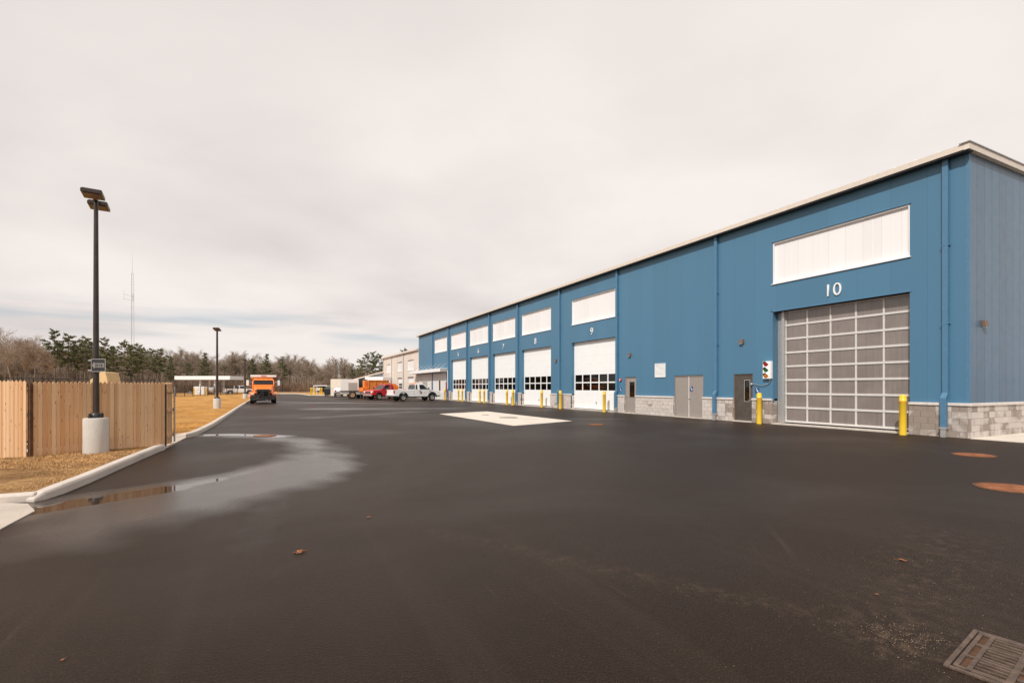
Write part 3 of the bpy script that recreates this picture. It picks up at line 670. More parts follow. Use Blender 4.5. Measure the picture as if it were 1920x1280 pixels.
# translucent windows
for a, b, k, n in bays:
    m = MB().box(W + .10, W + .13, a + .05, b - .05, 6.05, 7.75); fr = part(m, 'window', MT['translucent'])
    m = MB().box(W + .02, W + .16, a, a + .05, 6.0, 7.8).box(W + .02, W + .16, b - .05, b, 6.0, 7.8).box(W + .02, W + .16, a + .05, b - .05, 7.74, 7.8)
    m.hexa([(W - .05, a - .04, 5.99), (W + .16, a - .04, 5.99), (W + .16, b + .04, 5.99), (W - .05, b + .04, 5.99), (W - .05, a - .04, 6.02), (W + .16, a - .04, 6.07), (W + .16, b + .04, 6.07), (W - .05, b + .04, 6.02)])
    y = a + .61 - .05
    while y < b - .1: m.box(W + .094, W + .10, y, y + .025, 6.07, 7.74); y += .61
    part(m, 'window_frame', MT['steelwhite'], fr)
    m = MB().box(W - .03, W + .02, a - .04, b + .04, 7.805, 7.835); part(m, 'drip_flashing', MT['blue_trim'], fr)
# numbers
for a, b, k, n in bays:
    if n: textmesh('bay_number', n, .68, .02, MT['num'], mb, (W - .025 - OX, (a + b) / 2 - OY, 5.31), (R(90), 0, R(-90)))
# overhead doors
def ohdoor(a, b):
    dx = W + .22; zt = 4.75
    m = MB(); ng = 5; mg = .13; wgap = .10; pw = (b - a - 2 * mg - (ng - 1) * wgap) / ng
    rows = ((1.36, 1.86), (1.94, 2.44)); cols = [(a + mg + i * (pw + wgap), a + mg + i * (pw + wgap) + pw) for i in range(ng)]
    m.box(dx, dx + .05, a, b, .10, rows[0][0]); m.box(dx, dx + .05, a, b, rows[1][1], zt); m.box(dx, dx + .05, a, b, rows[0][1], rows[1][0])
    for z0, z1 in rows:
        ys_ = [a] + [v for c in cols for v in c] + [b]
        for i in range(0, len(ys_), 2): m.box(dx, dx + .05, ys_[i], ys_[i + 1], z0, z1)
    d = part(m, 'overhead_door', MT['odoor'])
    for z0, z1 in rows:
        for c in cols: part(MB().box(dx + .02, dx + .026, c[0], c[1], z0, z1), 'window_pane', MT['glass'], d)
    part(MB().box(dx - .01, dx + .06, a, b, .06, .10), 'bottom_seal', MT['black'], d)
    part(MB().lathe([(.0, -.02), (.05, -.02), (.05, .01), (.0, .01)], 12, (dx - .01, (a + b) / 2 - .2, .58), 'x').box(dx - .03, dx - .01, (a + b) / 2 - .23, (a + b) / 2 - .17, .44, .56), 'lock', MT['galv'], d)
    part(MB().box(W - .09, W + .35, a, b, -.03, .058), 'door_sill', MT['sill'])
for a, b, k, n in bays:
    if k == 'door':
        ohdoor(a, b)
        part(MB().box(W - .072, W - .004, b - .0, b + .012, ZC - 1.05, ZC), 'jamb_trim', MT['blue_trim'])
# bay 10 : full-view polycarbonate door
a, b = 8.62, 13.62; dx = W + .34; bl_ = 13.36
cols = np.linspace(a + .02, bl_ - .1, 6); rows = np.linspace(.14, 4.80, 9)
m = MB()
for i, c in enumerate(cols): m.box(dx - .0, dx + .05, c - .03, c + .03, .1, 4.82)
d = part(m, 'overhead_door', MT['alu'])
m = MB()
for i, z in enumerate(rows): m.box(dx - .012, dx + .055, a, bl_ - .05, z - .04, z + .04)
part(m, 'door_rail', MT['alu'], d, bevel=.006)
for i in range(5):
    for j in range(8): part(MB().box(dx + .02, dx + .03, cols[i] + .031, cols[i + 1] - .031, rows[j] + .041, rows[j + 1] - .041), 'window_pane', MT['poly'], d)
part(MB().box(dx + .01, dx + .05, a, bl_, .045, .094), 'bottom_seal', MT['black'], d)
part(MB().box(W + .24, W + .40, bl_ - .10, bl_ + .02, .06, 4.82).box(W + .32, W + .42, bl_ + .021, b, .06, 4.82), 'door_track', MT['galv'], d)
part(MB().box(W - .09, W + .5, a, b, -.03, .044), 'door_sill', MT['sill'])
m = MB().box(W - .02, W + .10, b - .012, b + .07, .95, 4.86).box(W - .02, W + .3, a - .05, b + .07, 4.82, 4.86); part(m, 'jamb_trim', MT['blue_trim'])
# people doors
def mandoor(a, b, kind):
    z0, z1 = .06, 2.19; dx = W + .06
    cm = MT['darkdoor'] if kind == 'dark' else MT['graydoor']
    fr = MT['graydoor'] if kind != 'dark' else MT['wlight']
    wn = {'dark': (a + .2, a + .46, .95, 1.9), 'lite': (a + .2, a + .66, .98, 1.9)}.get(kind)
    m = MB(); ys_ = (a + .05, b - .05)
    if wn: m.box(dx, dx + .05, ys_[0], wn[0], z0, z1 - .05).box(dx, dx + .05, wn[1], ys_[1], z0, z1 - .05).box(dx, dx + .05, wn[0], wn[1], z0, wn[2]).box(dx, dx + .05, wn[0], wn[1], wn[3], z1 - .05)
    elif kind == 'double': m.box(dx, dx + .05, ys_[0], (a + b) / 2 - .02, z0 + .01, z1 - .05).box(dx, dx + .05, (a + b) / 2 + .02, ys_[1], z0 + .01, z1 - .05)
    d = part(m, 'door', cm, bevel=.003)
    part(MB().box(dx - .03, dx + .09, a, a + .05, z0, z1).box(dx - .03, dx + .09, b - .05, b, z0, z1).box(dx - .03, dx + .09, a + .05, b - .05, z1 - .05, z1), 'door_frame', fr, d, bevel=.004)
    if wn:
        part(MB().box(dx + .02, dx + .026, *wn), 'window_pane', MT['glass'], d)
        part(MB().box(dx + .3, dx + .31, a - .1, b + .1, z0, z1), 'dark_backing', MT['black'], d)  # black sheet behind the pane stands in for the dark interior
        q = .025; part(MB().box(dx - .008, dx, wn[0] - q, wn[0], wn[2] - q, wn[3] + q).box(dx - .008, dx, wn[1], wn[1] + q, wn[2] - q, wn[3] + q).box(dx - .008, dx, wn[0], wn[1], wn[3], wn[3] + q).box(dx - .008, dx, wn[0], wn[1], wn[2] - q, wn[2]), 'glazing_bead', MT['galv'] if kind == 'dark' else cm, d)
    else: part(MB().box(dx - .02, dx + .0, (a + b) / 2 - .022, (a + b) / 2 + .022, z0, z1 - .05), 'astragal', MT['cap'], d)
    hy = {'dark': a + .12, 'lite': b - .12, 'double': (a + b) / 2 - .1}[kind]
    part(MB().lathe([(0, -.008), (.03, -.008), (.03, 0), (0, 0)], 12, (dx - .0, hy, 1.0), 'x').tube((dx - .05, hy, 1.0), (dx, hy, 1.0), .012, n=8).tube((dx - .05, hy, 1.0), (dx - .05, hy + (.11 if kind != 'lite' else -.11), 1.0), .011, n=8), 'handle', MT['galv'], d)
    part(MB().box(W - .09, W + .2, a, b, -.03, .055), 'door_sill', MT['sill'])
    # jamb returns through the block base
    part(MB().box(W - .068, W + .03, a - .0005, a + .0015, .056, ZC + .0).box(W - .068, W + .03, b - .0015, b + .0005, .056, ZC + .0), 'block_return', MT['block_end'], d)
mandoor(22.32, 23.32, 'lite'); mandoor(17.36, 19.30, 'double'); mandoor(14.58, 15.58, 'dark')
# louvre
m = MB(); a, b, c, d_ = 19.93, 20.73, 2.13, 2.90
m.box(W - .04, W - .002, a, a + .05, c, d_).box(W - .04, W - .002, b - .05, b, c, d_).box(W - .04, W - .002, a + .05, b - .05, c, c + .05).box(W - .04, W - .002, a + .05, b - .05, d_ - .05, d_)
z = c + .06
while z < d_ - .08: m.hexa([(W - .035, a + .05, z), (W - .01, a + .05, z + .04), (W - .01, b - .05, z + .04), (W - .035, b - .05, z), (W - .032, a + .05, z + .012), (W - .007, a + .05, z + .052), (W - .007, b - .05, z + .052), (W - .032, b - .05, z + .012)]); z += .066
m.box(W - .006, W - .003, a + .04, b - .04, c + .04, d_ - .04)
part(m, 'louvre', MT['steelwhite'])
# downspouts
def spout(y, base=True, mat=None):
    mat = mat or MT['blue_trim']; w = .075
    m = MB().box(W - .13, W - .012, y - w, y + w, 1.42, 8.835)
    m.hexa([(W - .26, y - w, 1.24), (W - .10, y - w, 1.24), (W - .10, y + w, 1.24), (W - .26, y + w, 1.24), (W - .13, y - w, 1.421), (W - .012, y - w, 1.421), (W - .012, y + w, 1.421), (W - .13, y + w, 1.421)])
    m.box(W - .26, W - .115, y - w, y + w, .30, 1.241)
    for z in (3.6, 6.1): m.box(W - .135, W - .01, y - w - .03, y + w + .03, z, z + .03)
    s = part(m, 'downspout', mat, bevel=.006)
    part(MB().box(W - .275, W - .10, y - w - .02, y + w + .02, .26, .32).box(W - .255, W - .12, y - w + .01, y + w - .01, -.02, .26), 'boot', MT['galv'], s)
for y in (7.62, 16.52, 24.0, 30.7, 37.5, 43.58, 49.75, 55.75, 62.2): spout(y)
# roof vents
for (y, s_) in ((19.5, 1.0), (60.8, 1.2)):
    v_ = thing('roof_vent', 'small white dome vent on the roof edge %s' % ('above the plain blue wall' if y < 30 else 'near its far end'), 'roof vent', (W + .5, y, 9.06), 0, 'roof vents', s_)
    MB().lathe([(.05, 0), (.05, .12)], 12).build('vent_neck', MT['galv'], v_)
    MB().lathe([(.13, .10), (.14, .13), (.11, .18), (.05, .21), (.001, .22)], 16).build('vent_cap', MT['white'], v_)
# wall fixtures (each a thing of its own)
def wlight(loc, rz, label):
    t = thing('wall_light', label, 'wall light', loc, rz, 'small bronze wall lights')
    MB().hexa([(-.13, -.1, -.10), (0, -.1, -.10), (0, .1, -.10), (-.13, .1, -.10), (-.09, -.09, .10), (0, -.09, .10), (0, .09, .10), (-.09, .09, .10)]).build('housing', MT['wlight'], t, .01)
    MB().box(-.12, -.01, -.085, .085, -.112, -.101).build('lens', MT['lampg'], t)
wlight((W - .003, 22.85, 3.53), 0, 'small bronze wall light above the grey door with a window')
wlight((W - .003, 15.12, 3.68), 0, 'small bronze wall light above the dark bronze door')
wlight((W - .003, 31.25, 3.6), 0, 'small bronze wall light between overhead doors 8 and 9')
wlight((20.32, Y0 - .003, 3.62), R(90), 'small bronze wall light on the end wall past the corner')
# traffic signal on the wall
ts = thing('traffic_signal', 'white wall mounted signal with red, green and amber lenses left of door 10', 'traffic signal', (W, 13.80, 1.95))
MB().box(-.15, -.002, -.19, .19, 0, .76).build('housing', MT['white'], ts, .012)
for z, mm in ((.64, 'reds'), (.39, 'grns'), (.14, 'ambs')):
    l = MB().lathe([(.105, -.155), (.10, -.165), (.06, -.185), (.001, -.192)], 24, (0, .03, z), 'x').build('lens', MT[mm], ts)
    mm_ = MB(); n = 18; vs = []
    for k in range(n + 1):
        a = R(-10) + R(200) * k / n; c, q = math.cos(a), math.sin(a)
        for rr in (.118, .112):
            for xx in (-.15, -.26 if 25 < math.degrees(a) < 155 else -.26 + .1 * (1 - max(0, q) / .45) * (q < .45)): vs.append((xx, .03 + rr * c, z + rr * q))
    fs = []
    for k in range(n):
        i, j = 4 * k, 4 * (k + 1); fs += [(i, j, j + 1, i + 1), (i + 2, i + 3, j + 3, j + 2), (i + 1, j + 1, j + 3, i + 3)]
    mm_.add(vs, fs).build('visor', MT['white'], ts)
pts = [(-.05, -.08, 0), (-.05, -.10, -.12), (-.05, -.03, -.20), (-.05, .12, -.27), (-.05, .30, -.30), (-.04, .5, -.28), (-.03, .68, -.23), (-.02, .8, -.23)]
cvs = []
for i in range(len(pts) - 1):
    for k in range(4): cvs.append(Vector(pts[i]).lerp(Vector(pts[i + 1]), k / 4))
cvs.append(Vector(pts[-1]))
for _ in range(3): cvs = [cvs[0]] + [(cvs[i - 1] + cvs[i] * 2 + cvs[i + 1]) / 4 for i in range(1, len(cvs) - 1)] + [cvs[-1]]
MB().path(cvs, .013).build('conduit', MT['chrome'], ts)
MB().lathe([(0, -.06), (.05, -.06), (.055, -.002), (.0, -.002)], 12, (0, .82, -.23), 'x').build('junction_box', MT['galv'], ts)
# fire strobe, placards
fs_ = thing('alarm_strobe', 'red alarm horn beside the grey door with a window', 'alarm', (W, 23.72, 2.02))
MB().lathe([(0, -.09), (.07, -.085), (.10, -.05), (.10, -.002), (0, -.002)], 16, (0, 0, 0), 'x').build('horn', MT['redl'], fs_)
MB().box(-.10, -.085, -.03, .03, -.05, .05).build('strobe_lens', MT['lampg'], fs_)
def placard(y, z, x, label):
    t = thing('door_placard', label, 'sign', (x, y, z), 0, 'small blue door placards')
    MB().box(-.008, -.001, -.10, .10, -.13, .13).build('plate', MT['placard'], t)
    MB().lathe([(0, -.011), (.028, -.011), (.028, -.0085)], 12, (0, .03, .07), 'x').box(-.011, -.0085, -.04, .02, -.04, .02).box(-.011, -.0085, -.075, -.03, -.08, -.045).build('pictogram', MT['white'], t)
placard(14.36, 1.44, W, 'small blue and white placard on the wall right of the dark bronze door')
placard(18.18, 1.50, W + .06, 'small blue and white placard on the grey double doors')
placard(23.72, 1.42, W, 'small blue and white placard left of the grey door with a window')
# things standing inside, seen through the panes
def cone(x, y, label):
    t = thing('traffic_cone', label, 'traffic cone', (x, y, .05 + .85), 0, 'cones stacked indoors')
    MB().box(-.18, .18, -.18, .18, 0, .03).build('foot', MT['cone'], t); MB().lathe([(.14, .03), (.03, .7), (.001, .7)], 16).build('body', MT['cone'], t)
    MB().lathe([(.118, .22), (.085, .40)], 16).build('band', MT['white'], t)
    MB().box(x - .3, x + .3, y - .3, y + .3, .05, .9)
    u = thing('tool_crate', 'dark crate under the ' + label, 'crate', (x, y, .05), 0, 'crates under the cones'); MB().box(-.3, .3, -.3, .3, .05, .84).build('box', MT['grime'], u, .02)
    mm = MB(); [mm.box(-.33, .33, q - .02, q + .02, .0, .049) for q in (-.25, .25)]; mm.build('skid', MT['black'], u)
cone(W + .9, 28.3, 'orange cone behind the lower left panes of door 9'); cone(W + .9, 31.7 + .75, 'orange cone behind the lower right pane of door 8')
bi = None

# ---------------------------------------------------------------- bollards
def bollard(loc, label, group):
    t = thing('bollard', label, 'bollard', loc, 0, group)
    MB().lathe([(.102, -.02), (.102, 1.12), (.107, 1.125), (.107, 1.14), (.102, 1.145), (.102, 1.28), (.094, 1.315), (.06, 1.335), (.001, 1.34)], 24).build('sleeve', MT['yellow'], t)
    MB().lathe([(.104, 1.095), (.104, 1.115)], 24).build('groove', MT['ambl'], t)
    return t
b0 = bollard((18.87, 8.58, 0), 'yellow bollard at the right side of the glazed door, nearest of all', 'yellow bollards along the overhead doors')
more = [(19.0, 13.97, 'yellow bollard below the traffic signal, left of the glazed door'), (19.0, 24.85, 'yellow bollard before the right edge of the nearest white overhead door'), (19.0, 30.05, 'yellow bollard before the block pier between the two nearest white doors'),
        (19.0, 32.75, 'yellow bollard standing alone before the second nearest white overhead door'), (19.0, 37.75, 'yellow bollard, right one of the nearest bollard pair'), (19.0, 38.95, 'yellow bollard, left one of the nearest bollard pair'),
        (19.0, 44.1, 'yellow bollard, right one of the middle bollard pair'), (19.0, 45.2, 'yellow bollard, left one of the middle bollard pair'), (19.0, 50.2, 'yellow bollard, right one of the farthest bollard pair'), (19.0, 51.4, 'yellow bollard, left one of the farthest bollard pair'), (18.8, 55.6, 'yellow bollard before the entrance canopy, right of the white pickup')]
for x, y, lb in more:
    c = copy_tree(b0); c.location = (x, y, 0); c['label'] = lb
cb = copy_tree(b0); cb.location = (W + 1.2, 13.15, .05); cb['label'] = 'yellow bollard standing indoors, seen through the left panes of the glazed door'; cb['group'] = 'bollards seen through door 10'
isl = ['wide leftmost yellow bollard by the open shelter', 'yellow bollard just left of the open shelter', 'yellow bollard right against the shelter left post', 'yellow bollard before the middle of the shelter', 'yellow bollard doubling the middle one of the shelter', 'tall yellow bollard at the right post of the shelter', 'yellow bollard alone before the beige container']
for i, (qx, D) in enumerate(((583, 88), (585.5, 91), (590.5, 90), (600.5, 89), (603.5, 91), (612, 86), (625, 84))):
    p = P(qx, 725, D); c = copy_tree(b0); c.location = (p.x, p.y, .0); c['label'] = isl[i]; c['group'] = 'yellow bollards by the open shelter'
    c.location.z = .1 if p.y > 92 else .0

# ---------------------------------------------------------------- beige wing, entrance, lean-to
def wy(px): # y on the wall plane for a photo column
    u = (px - 960) / 906.67; return W * (math.cos(YAW) - u * math.sin(YAW)) / (math.sin(YAW) + u * math.cos(YAW))
bw = thing('office_wing', 'beige metal wing with three bays, lower than the blue garage', 'building', (W, Y1, 0))
def bpart(m, name, mat, parent=bw, fix=True):
    m.v = [(a - W, b - Y1, c) for a, b, c in m.v]; return m.build(name, mat, parent, fix=fix)
yB0, yB1, zB = Y1 + .01, wy(718), 6.95
wins = [(wy(775.5), wy(764)), (wy(754), wy(745)), (wy(732), wy(725))]
hol = [(a, b, 4.15, 5.75) for a, b in wins] + [(a, b, .05, 3.15) for a, b in wins]
bpart(wallface(yB0, yB1, -.05, zB, W, hol, .35), 'wall', MT['beige'], fix=False)
m = MB(); m.quad((W, yB1, -.05), (XE, yB1, -.05), (XE, yB1, zB), (W, yB1, zB)); m.quad((XE, yB0, -.05), (XE, yB1, -.05), (XE, yB1, zB), (XE, yB0, zB)); bpart(m, 'rear_wall', MT['beige_end'], fix=False)
bpart(MB().hexa([(W - .3, yB0, zB), (XE, yB0, zB + .8), (XE, yB1 + .15, zB + .8), (W - .3, yB1 + .15, zB), (W - .3, yB0, zB + .28), (XE, yB0, zB + 1.08), (XE, yB1 + .15, zB + 1.08), (W - .3, yB1 + .15, zB + .28)]), 'roof', MT['trim'])
for a, b in wins:
    w_ = bpart(MB().box(W + .15, W + .18, a, b, 4.15, 5.75), 'window', MT['translucent'])
    bpart(MB().box(W - .04, W + .2, a - .05, b + .05, 4.10, 4.16).box(W + .1, W + .2, a, a + .06, 4.16, 5.75).box(W + .1, W + .2, b - .06, b, 4.16, 5.75), 'window_frame', MT['steelwhite'], w_)
    d_ = bpart(MB().box(W + .25, W + .30, a, b, .05, 3.15), 'overhead_door', MT['odoor'])
    for j in range(2):
        for i in range(4):
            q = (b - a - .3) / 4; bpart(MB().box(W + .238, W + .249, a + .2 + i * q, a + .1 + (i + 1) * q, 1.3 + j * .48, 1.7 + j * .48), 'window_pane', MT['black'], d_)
for q in (757, 735, 719): bpart(MB().box(W - .12, W - .012, wy(q) - .08, wy(q) + .08, 0, zB), 'downspout', MT['greypanel'])
# white entrance wall and canopy on the blue garage
ew = MB(); ehol = [(wy(802), wy(792.5), .05, 2.3), (wy(826.5), wy(823.5), 1.1, 2.4), (wy(840), wy(836), .05, 2.2), (wy(812.5), wy(809.5), .4, 2.3)]
e = wallface(56.6, Y1 - .2, -.05, 3.3, W - .05, ehol, .04); addwall(e, 'entrance_wall', MT['whitewall'])
for i, h in enumerate(ehol):
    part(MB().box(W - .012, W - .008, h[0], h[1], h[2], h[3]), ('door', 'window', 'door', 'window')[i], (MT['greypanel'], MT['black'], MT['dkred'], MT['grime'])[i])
part(MB().box(W - .10, W - .052, 56.6, Y1 - .2, -.03, .98), 'entrance_plinth', MT['whitewall'])
part(MB().box(W - .05, W - .002, 56.6, Y1 - .2, 3.3, 3.34), 'entrance_flashing', MT['steelwhite'])
ca = thing('entrance_canopy', 'white flat canopy hung on slanted rods over the entrance', 'canopy', (W, 56.1, 0))
MB().box(-1.05, -.06, 0, 14.3, 3.45, 3.86).build('slab', MT['white'], ca, .02)
MB().box(-1.02, -.06, -.012, -.002, 3.50, 3.80).build('end_panel', MT['greypanel'], ca)
for k in range(7):
    y = .5 + k * 2.05; MB().tube((-.9, y, 3.86), (-.005, y, 4.55), .03, n=8).build('rod', MT['chrome'], ca)
MB().box(-.16, -.02, -.25, -.1, 0, 3.6).build('support_post', MT['white'], ca)
# blue lean-to and its canopy at the far end
p0 = P(662, 711, 95); p1 = P(717.5, 697, 92.2)
lt = thing('blue_shed', 'low blue shed with a sloping pale roof beyond the beige wing', 'shed', (p0.x, p0.y, 0), math.atan2(p1.y - p0.y, p1.x - p0.x))
ln_ = math.hypot(p1.x - p0.x, p1.y - p0.y)
MB().hexa([(.2, .2, -.05), (ln_, .2, -.05), (ln_, 7, -.05), (.2, 7, -.05), (.2, .2, 2.85), (ln_, .2, 4.25), (ln_, 7, 4.25), (.2, 7, 2.85)]).build('wall', MT['blue_end'], lt)
MB().hexa([(-.2, -.1, 2.86), (ln_ + .3, -.1, 4.34), (ln_ + .3, 7.3, 4.34), (-.2, 7.3, 2.86), (-.2, -.1, 3.06), (ln_ + .3, -.1, 4.54), (ln_ + .3, 7.3, 4.54), (-.2, 7.3, 3.06)]).build('roof', MT['trim'], lt)
for k in range(5): MB().box(.5 + k * 1.3, .56 + k * 1.3, .14, .198, 0, 2.8 + k * .3).build('wall_trim', MT['black'], lt)
q0 = P(684, 714, 86); q1 = P(718, 706, 84)
lc = thing('flat_canopy', 'white flat canopy in front of the blue shed', 'canopy', (q0.x, q0.y, 0), math.atan2(q1.y - q0.y, q1.x - q0.x))
l2 = math.hypot(q1.x - q0.x, q1.y - q0.y)
MB().box(0, l2, 0, 2.2, 2.72, 3.35).build('slab', MT['white'], lc, .05)
for x in (.3, l2 - .3): MB().tube((x, .3, 0), (x, .3, 2.72), .08).build('post', MT['white'], lc)
for k in range(5): MB().tube((.4 + k * l2 / 5, .2, 3.35), (.9 + k * l2 / 5, 2.1, 4.0), .025, n=6).build('rod', MT['chrome'], lc)

# ---------------------------------------------------------------- vehicles (forward = +x)
def wheel(parent, x, y, r, w, rim='rim', side=1):
    t = MB().lathe([(r * .62, -w / 2), (r * .93, -w / 2), (r, -w * .36), (r, w * .36), (r * .93, w / 2), (r * .62, w / 2), (r * .60, 0), (r * .62, -w / 2)], 26, (x, y, r), 'y').build('wheel', MT['rubber'], parent)
    s = side; m = MB().lathe([(r * .62, w * .48 * s), (r * .56, w * .50 * s), (r * .50, w * .30 * s), (r * .28, w * .24 * s), (r * .20, w * .42 * s), (r * .001, w * .44 * s)], 22, (x, y, r), 'y')
    for k in range(6):
        a = k * math.pi / 3; m.tube((x + r * .38 * math.cos(a), y + w * .26 * s, r + r * .38 * math.sin(a)), (x + r * .38 * math.cos(a), y + w * .34 * s, r + r * .38 * math.sin(a)), r * .05, n=6)
    m.build('rim', MT[rim], t)
    return t
def arc(cx, r, z0, a0, a1, n=9): return [(cx + r * math.cos(R(a0 + (a1 - a0) * k / n)), z0 + r * math.sin(R(a0 + (a1 - a0) * k / n))) for k in range(n + 1)]
def pickup(name, label, loc, rz, paint, crew=False, scale=1, flare=True, group=None):
    t = thing(name, label, 'pickup truck', loc, rz, group, scale)
    Ln, wb, hw = (5.75, 3.62, .98); xr, xf = -1.62, -1.62 + wb; wr = .40; zb = .52
    cab0 = -.22 if not crew else -.95; cab1 = 1.50
    rear = -2.75; fr = Ln + rear
    body = [(rear, .60), (rear, 1.26), (cab0 - .02, 1.28), (cab0, 1.30), (cab1 + .02, 1.30), (cab1 + .3, 1.24), (fr - .25, 1.16), (fr - .06, 1.06), (fr, .85), (fr, .55)]
    body += arc(xf, .50, wr + .02, -8, 188)[::1] if False else []
    low = [(xf + .5, .50)] + arc(xf, .49, wr + .05, 8, 172) + [(xf - .5, .50), (xr + .5, .50)] + arc(xr, .49, wr + .05, 8, 172) + [(xr - .5, .55)]
    poly = body + low
    # bed is hollow: split the body into side walls, floor and front clip
    bedp = [(rear, .60), (rear, 1.26), (cab0 - .03, 1.28), (cab0 - .03, .50), (xr + .5, .50)] + arc(xr, .49, wr + .05, 8, 172) + [(xr - .5, .55)]
    m = MB(); m.ext(bedp, hw - .07, hw); m.ext(bedp, -hw, -hw + .07); m.box(rear, rear + .06, -hw + .07, hw - .07, .60, 1.25); m.box(rear + .06, cab0 - .03, -hw + .07, hw - .07, .84, .88); m.box(cab0 - .08, cab0 - .03, -hw + .07, hw - .07, .88, 1.27)
    bed = m.build('cargo_bed', paint, t, .018)
    fp = [(cab0, .50), (cab0, 1.30), (cab1 + .02, 1.30), (cab1 + .3, 1.25), (fr - .30, 1.17), (fr - .08, 1.08), (fr, .90), (fr, .62), (xf + .52, .52)] + arc(xf, .49, wr + .05, 8, 172) + [(xf - .5, .50)]
    bd = MB().ext(fp, -hw, hw).build('body', paint, t, .05, 3)
    # glasshouse
    a = (cab0 + .03, cab1 + .12, -hw + .06, hw - .06); b = (cab0 + .14, cab1 - .52, -hw + .19, hw - .19)
    MB().frus(a, 1.285, b, 1.86).build('window_glass', MT['carglass'], t, .02)
    m = MB(); m.frus((b[0] - .02, b[1] + .02, b[2] - .02, b[3] + .02), 1.855, (b[0] + .04, b[1] - .08, b[2] + .05, b[3] - .05), 1.925)
    def pil(x0, x1, s):
        # slanted pillar from belt to roof on side s
        yb, yt = (a[3], b[3]) if s > 0 else (a[2], b[2]); o_ = .012 * s
        for (p, q) in (((x0, yb + o_, 1.28), (x1, yt + o_, 1.87)),): m.tube(p, q, .045, .04, n=8)
    def plate(x0, x1, X0, X1, s):      # flat pillar, x0..x1 at the belt, X0..X1 at the roof
        yb, yt = (a[3], b[3]) if s > 0 else (a[2], b[2]); o_ = .016 * s
        m.hexa([(x0, yb - o_, 1.28), (x1, yb - o_, 1.28), (x1, yb + o_, 1.28), (x0, yb + o_, 1.28), (X0, yt - o_, 1.87), (X1, yt - o_, 1.87), (X1, yt + o_, 1.87), (X0, yt + o_, 1.87)])
    for s in (1, -1):
        plate(a[0] - .01, a[0] + .07, b[0] - .01, b[0] + .07, s); plate(a[1] - .09, a[1] + .01, b[1] - .07, b[1] + .01, s)
        if crew: plate(.1, .22, .05, .17, s)
        else: plate(.18, .44, .16, .42, s)
        m.tube((a[1] - .02, s * (hw - .07), 1.28), (b[1] - .0, s * (hw - .2), 1.88), .04, n=6)
    m.build('cab_roof', paint, t, .02)
    for s in (1, -1):
        m = MB().box(cab0 + .52, cab1 + .10, s * (hw + .001) - .004, s * (hw + .001) + .004, .62, 1.29)
        dr = m.build('door', paint, t)
        MB().box(cab0 + .52, cab0 + .53, s * (hw + .006) - .004, s * (hw + .006) + .004, .62, 1.29).box(cab1 + .09, cab1 + .10, s * (hw + .006) - .004, s * (hw + .006) + .004, .62, 1.29).build('door_gap', MT['black'], dr)
        MB().box(cab0 + .58, cab0 + .76, s * (hw + .02) - .015, s * (hw + .02) + .015, 1.13, 1.17).build('handle', MT['black'], dr)
        MB().box(cab1 - .1, cab1 + .02, s * (hw + .13) - .10, s * (hw + .13) + .10, 1.32, 1.52).build('mirror', MT['black'], t, .02)
        MB().box(rear - .01, rear + .10, s * (hw - .06) - .07, s * (hw - .06) + .07, .86, 1.2).build('tail_light', MT['redl'], t, .01)
        MB().box(fr - .16, fr + .012, s * (hw - .16) - .17, s * (hw - .16) + .165, .86, 1.06).build('headlight', MT['lampg'], t, .02)
        if flare:
            for cx in (xr, xf):
                o1 = arc(cx, .58, wr + .05, -5, 185, 14); i1 = arc(cx, .48, wr + .05, 185, -5, 14)
                MB().ext(o1 + i1, s * (hw - .02), s * (hw + .06)).build('fender_flare', MT['black'], t)
        for cx in (xr, xf): wheel(t, cx, s * (hw - .12), wr, .27, 'rim', s)
    MB().box(xr - .45, xf + .45, -hw + .2, hw - .2, .38, .62).build('chassis', MT['black'], t)
    MB().box(rear - .16, rear - .01, -hw + .04, hw - .04, .50, .70).build('rear_bumper', MT['chrome'], t, .03)
    MB().box(fr - .08, fr + .12, -hw + .02, hw - .02, .46, .70).build('front_bumper', MT['chrome'], t, .04)
    MB().box(fr - .02, fr + .015, -.6, .6, .76, 1.04).box(fr, fr + .03, -.6, .6, .88, .92).build('grille', MT['grime'], t)
    return t
wp = pickup('pickup_truck', 'white single-cab pickup with black fender flares before the entrance', (14.72, 54.95, 0), math.atan2(.7, 3.5), MT['vwhite'])
MB().lathe([(0, 0), (.13, 0), (.13, .004), (0, .004)], 20, (.55, -.991, .93), 'y').build('door_emblem', MT['wornorange'], wp)
MB().lathe([(.07, 0), (.13, 0), (.13, .006), (.07, .006)], 20, (.55, -.993, .93), 'y').build('door_emblem', MT['dkgreen'], wp)
MB().box(.85, 1.3, -.992, -.988, .90, .93).build('door_lettering', MT['greypanel'], wp)
MB().box(-.1, .25, -.45, .45, 1.92, 2.03).build('light_bar', MT['ambl'], wp, .03)
rp = pickup('pickup_truck', 'red pickup with open window behind the white pickup', (13.6, 62.4, 0), math.atan2(-.36, -.93), MT['vred'], flare=False)
w2 = P(447, 725, 97); pickup('pickup_truck', 'white crew-cab pickup far off behind the black fence and lamp post', (w2.x, w2.y, .05), R(8), MT['vwhite'], crew=True, scale=.93)

# orange plow truck, head-on
dt = thing('dump_truck', 'orange dump truck with black plow hitch facing the camera by the kerb', 'dump truck', (-.57, 55.2, 0), R(-90))
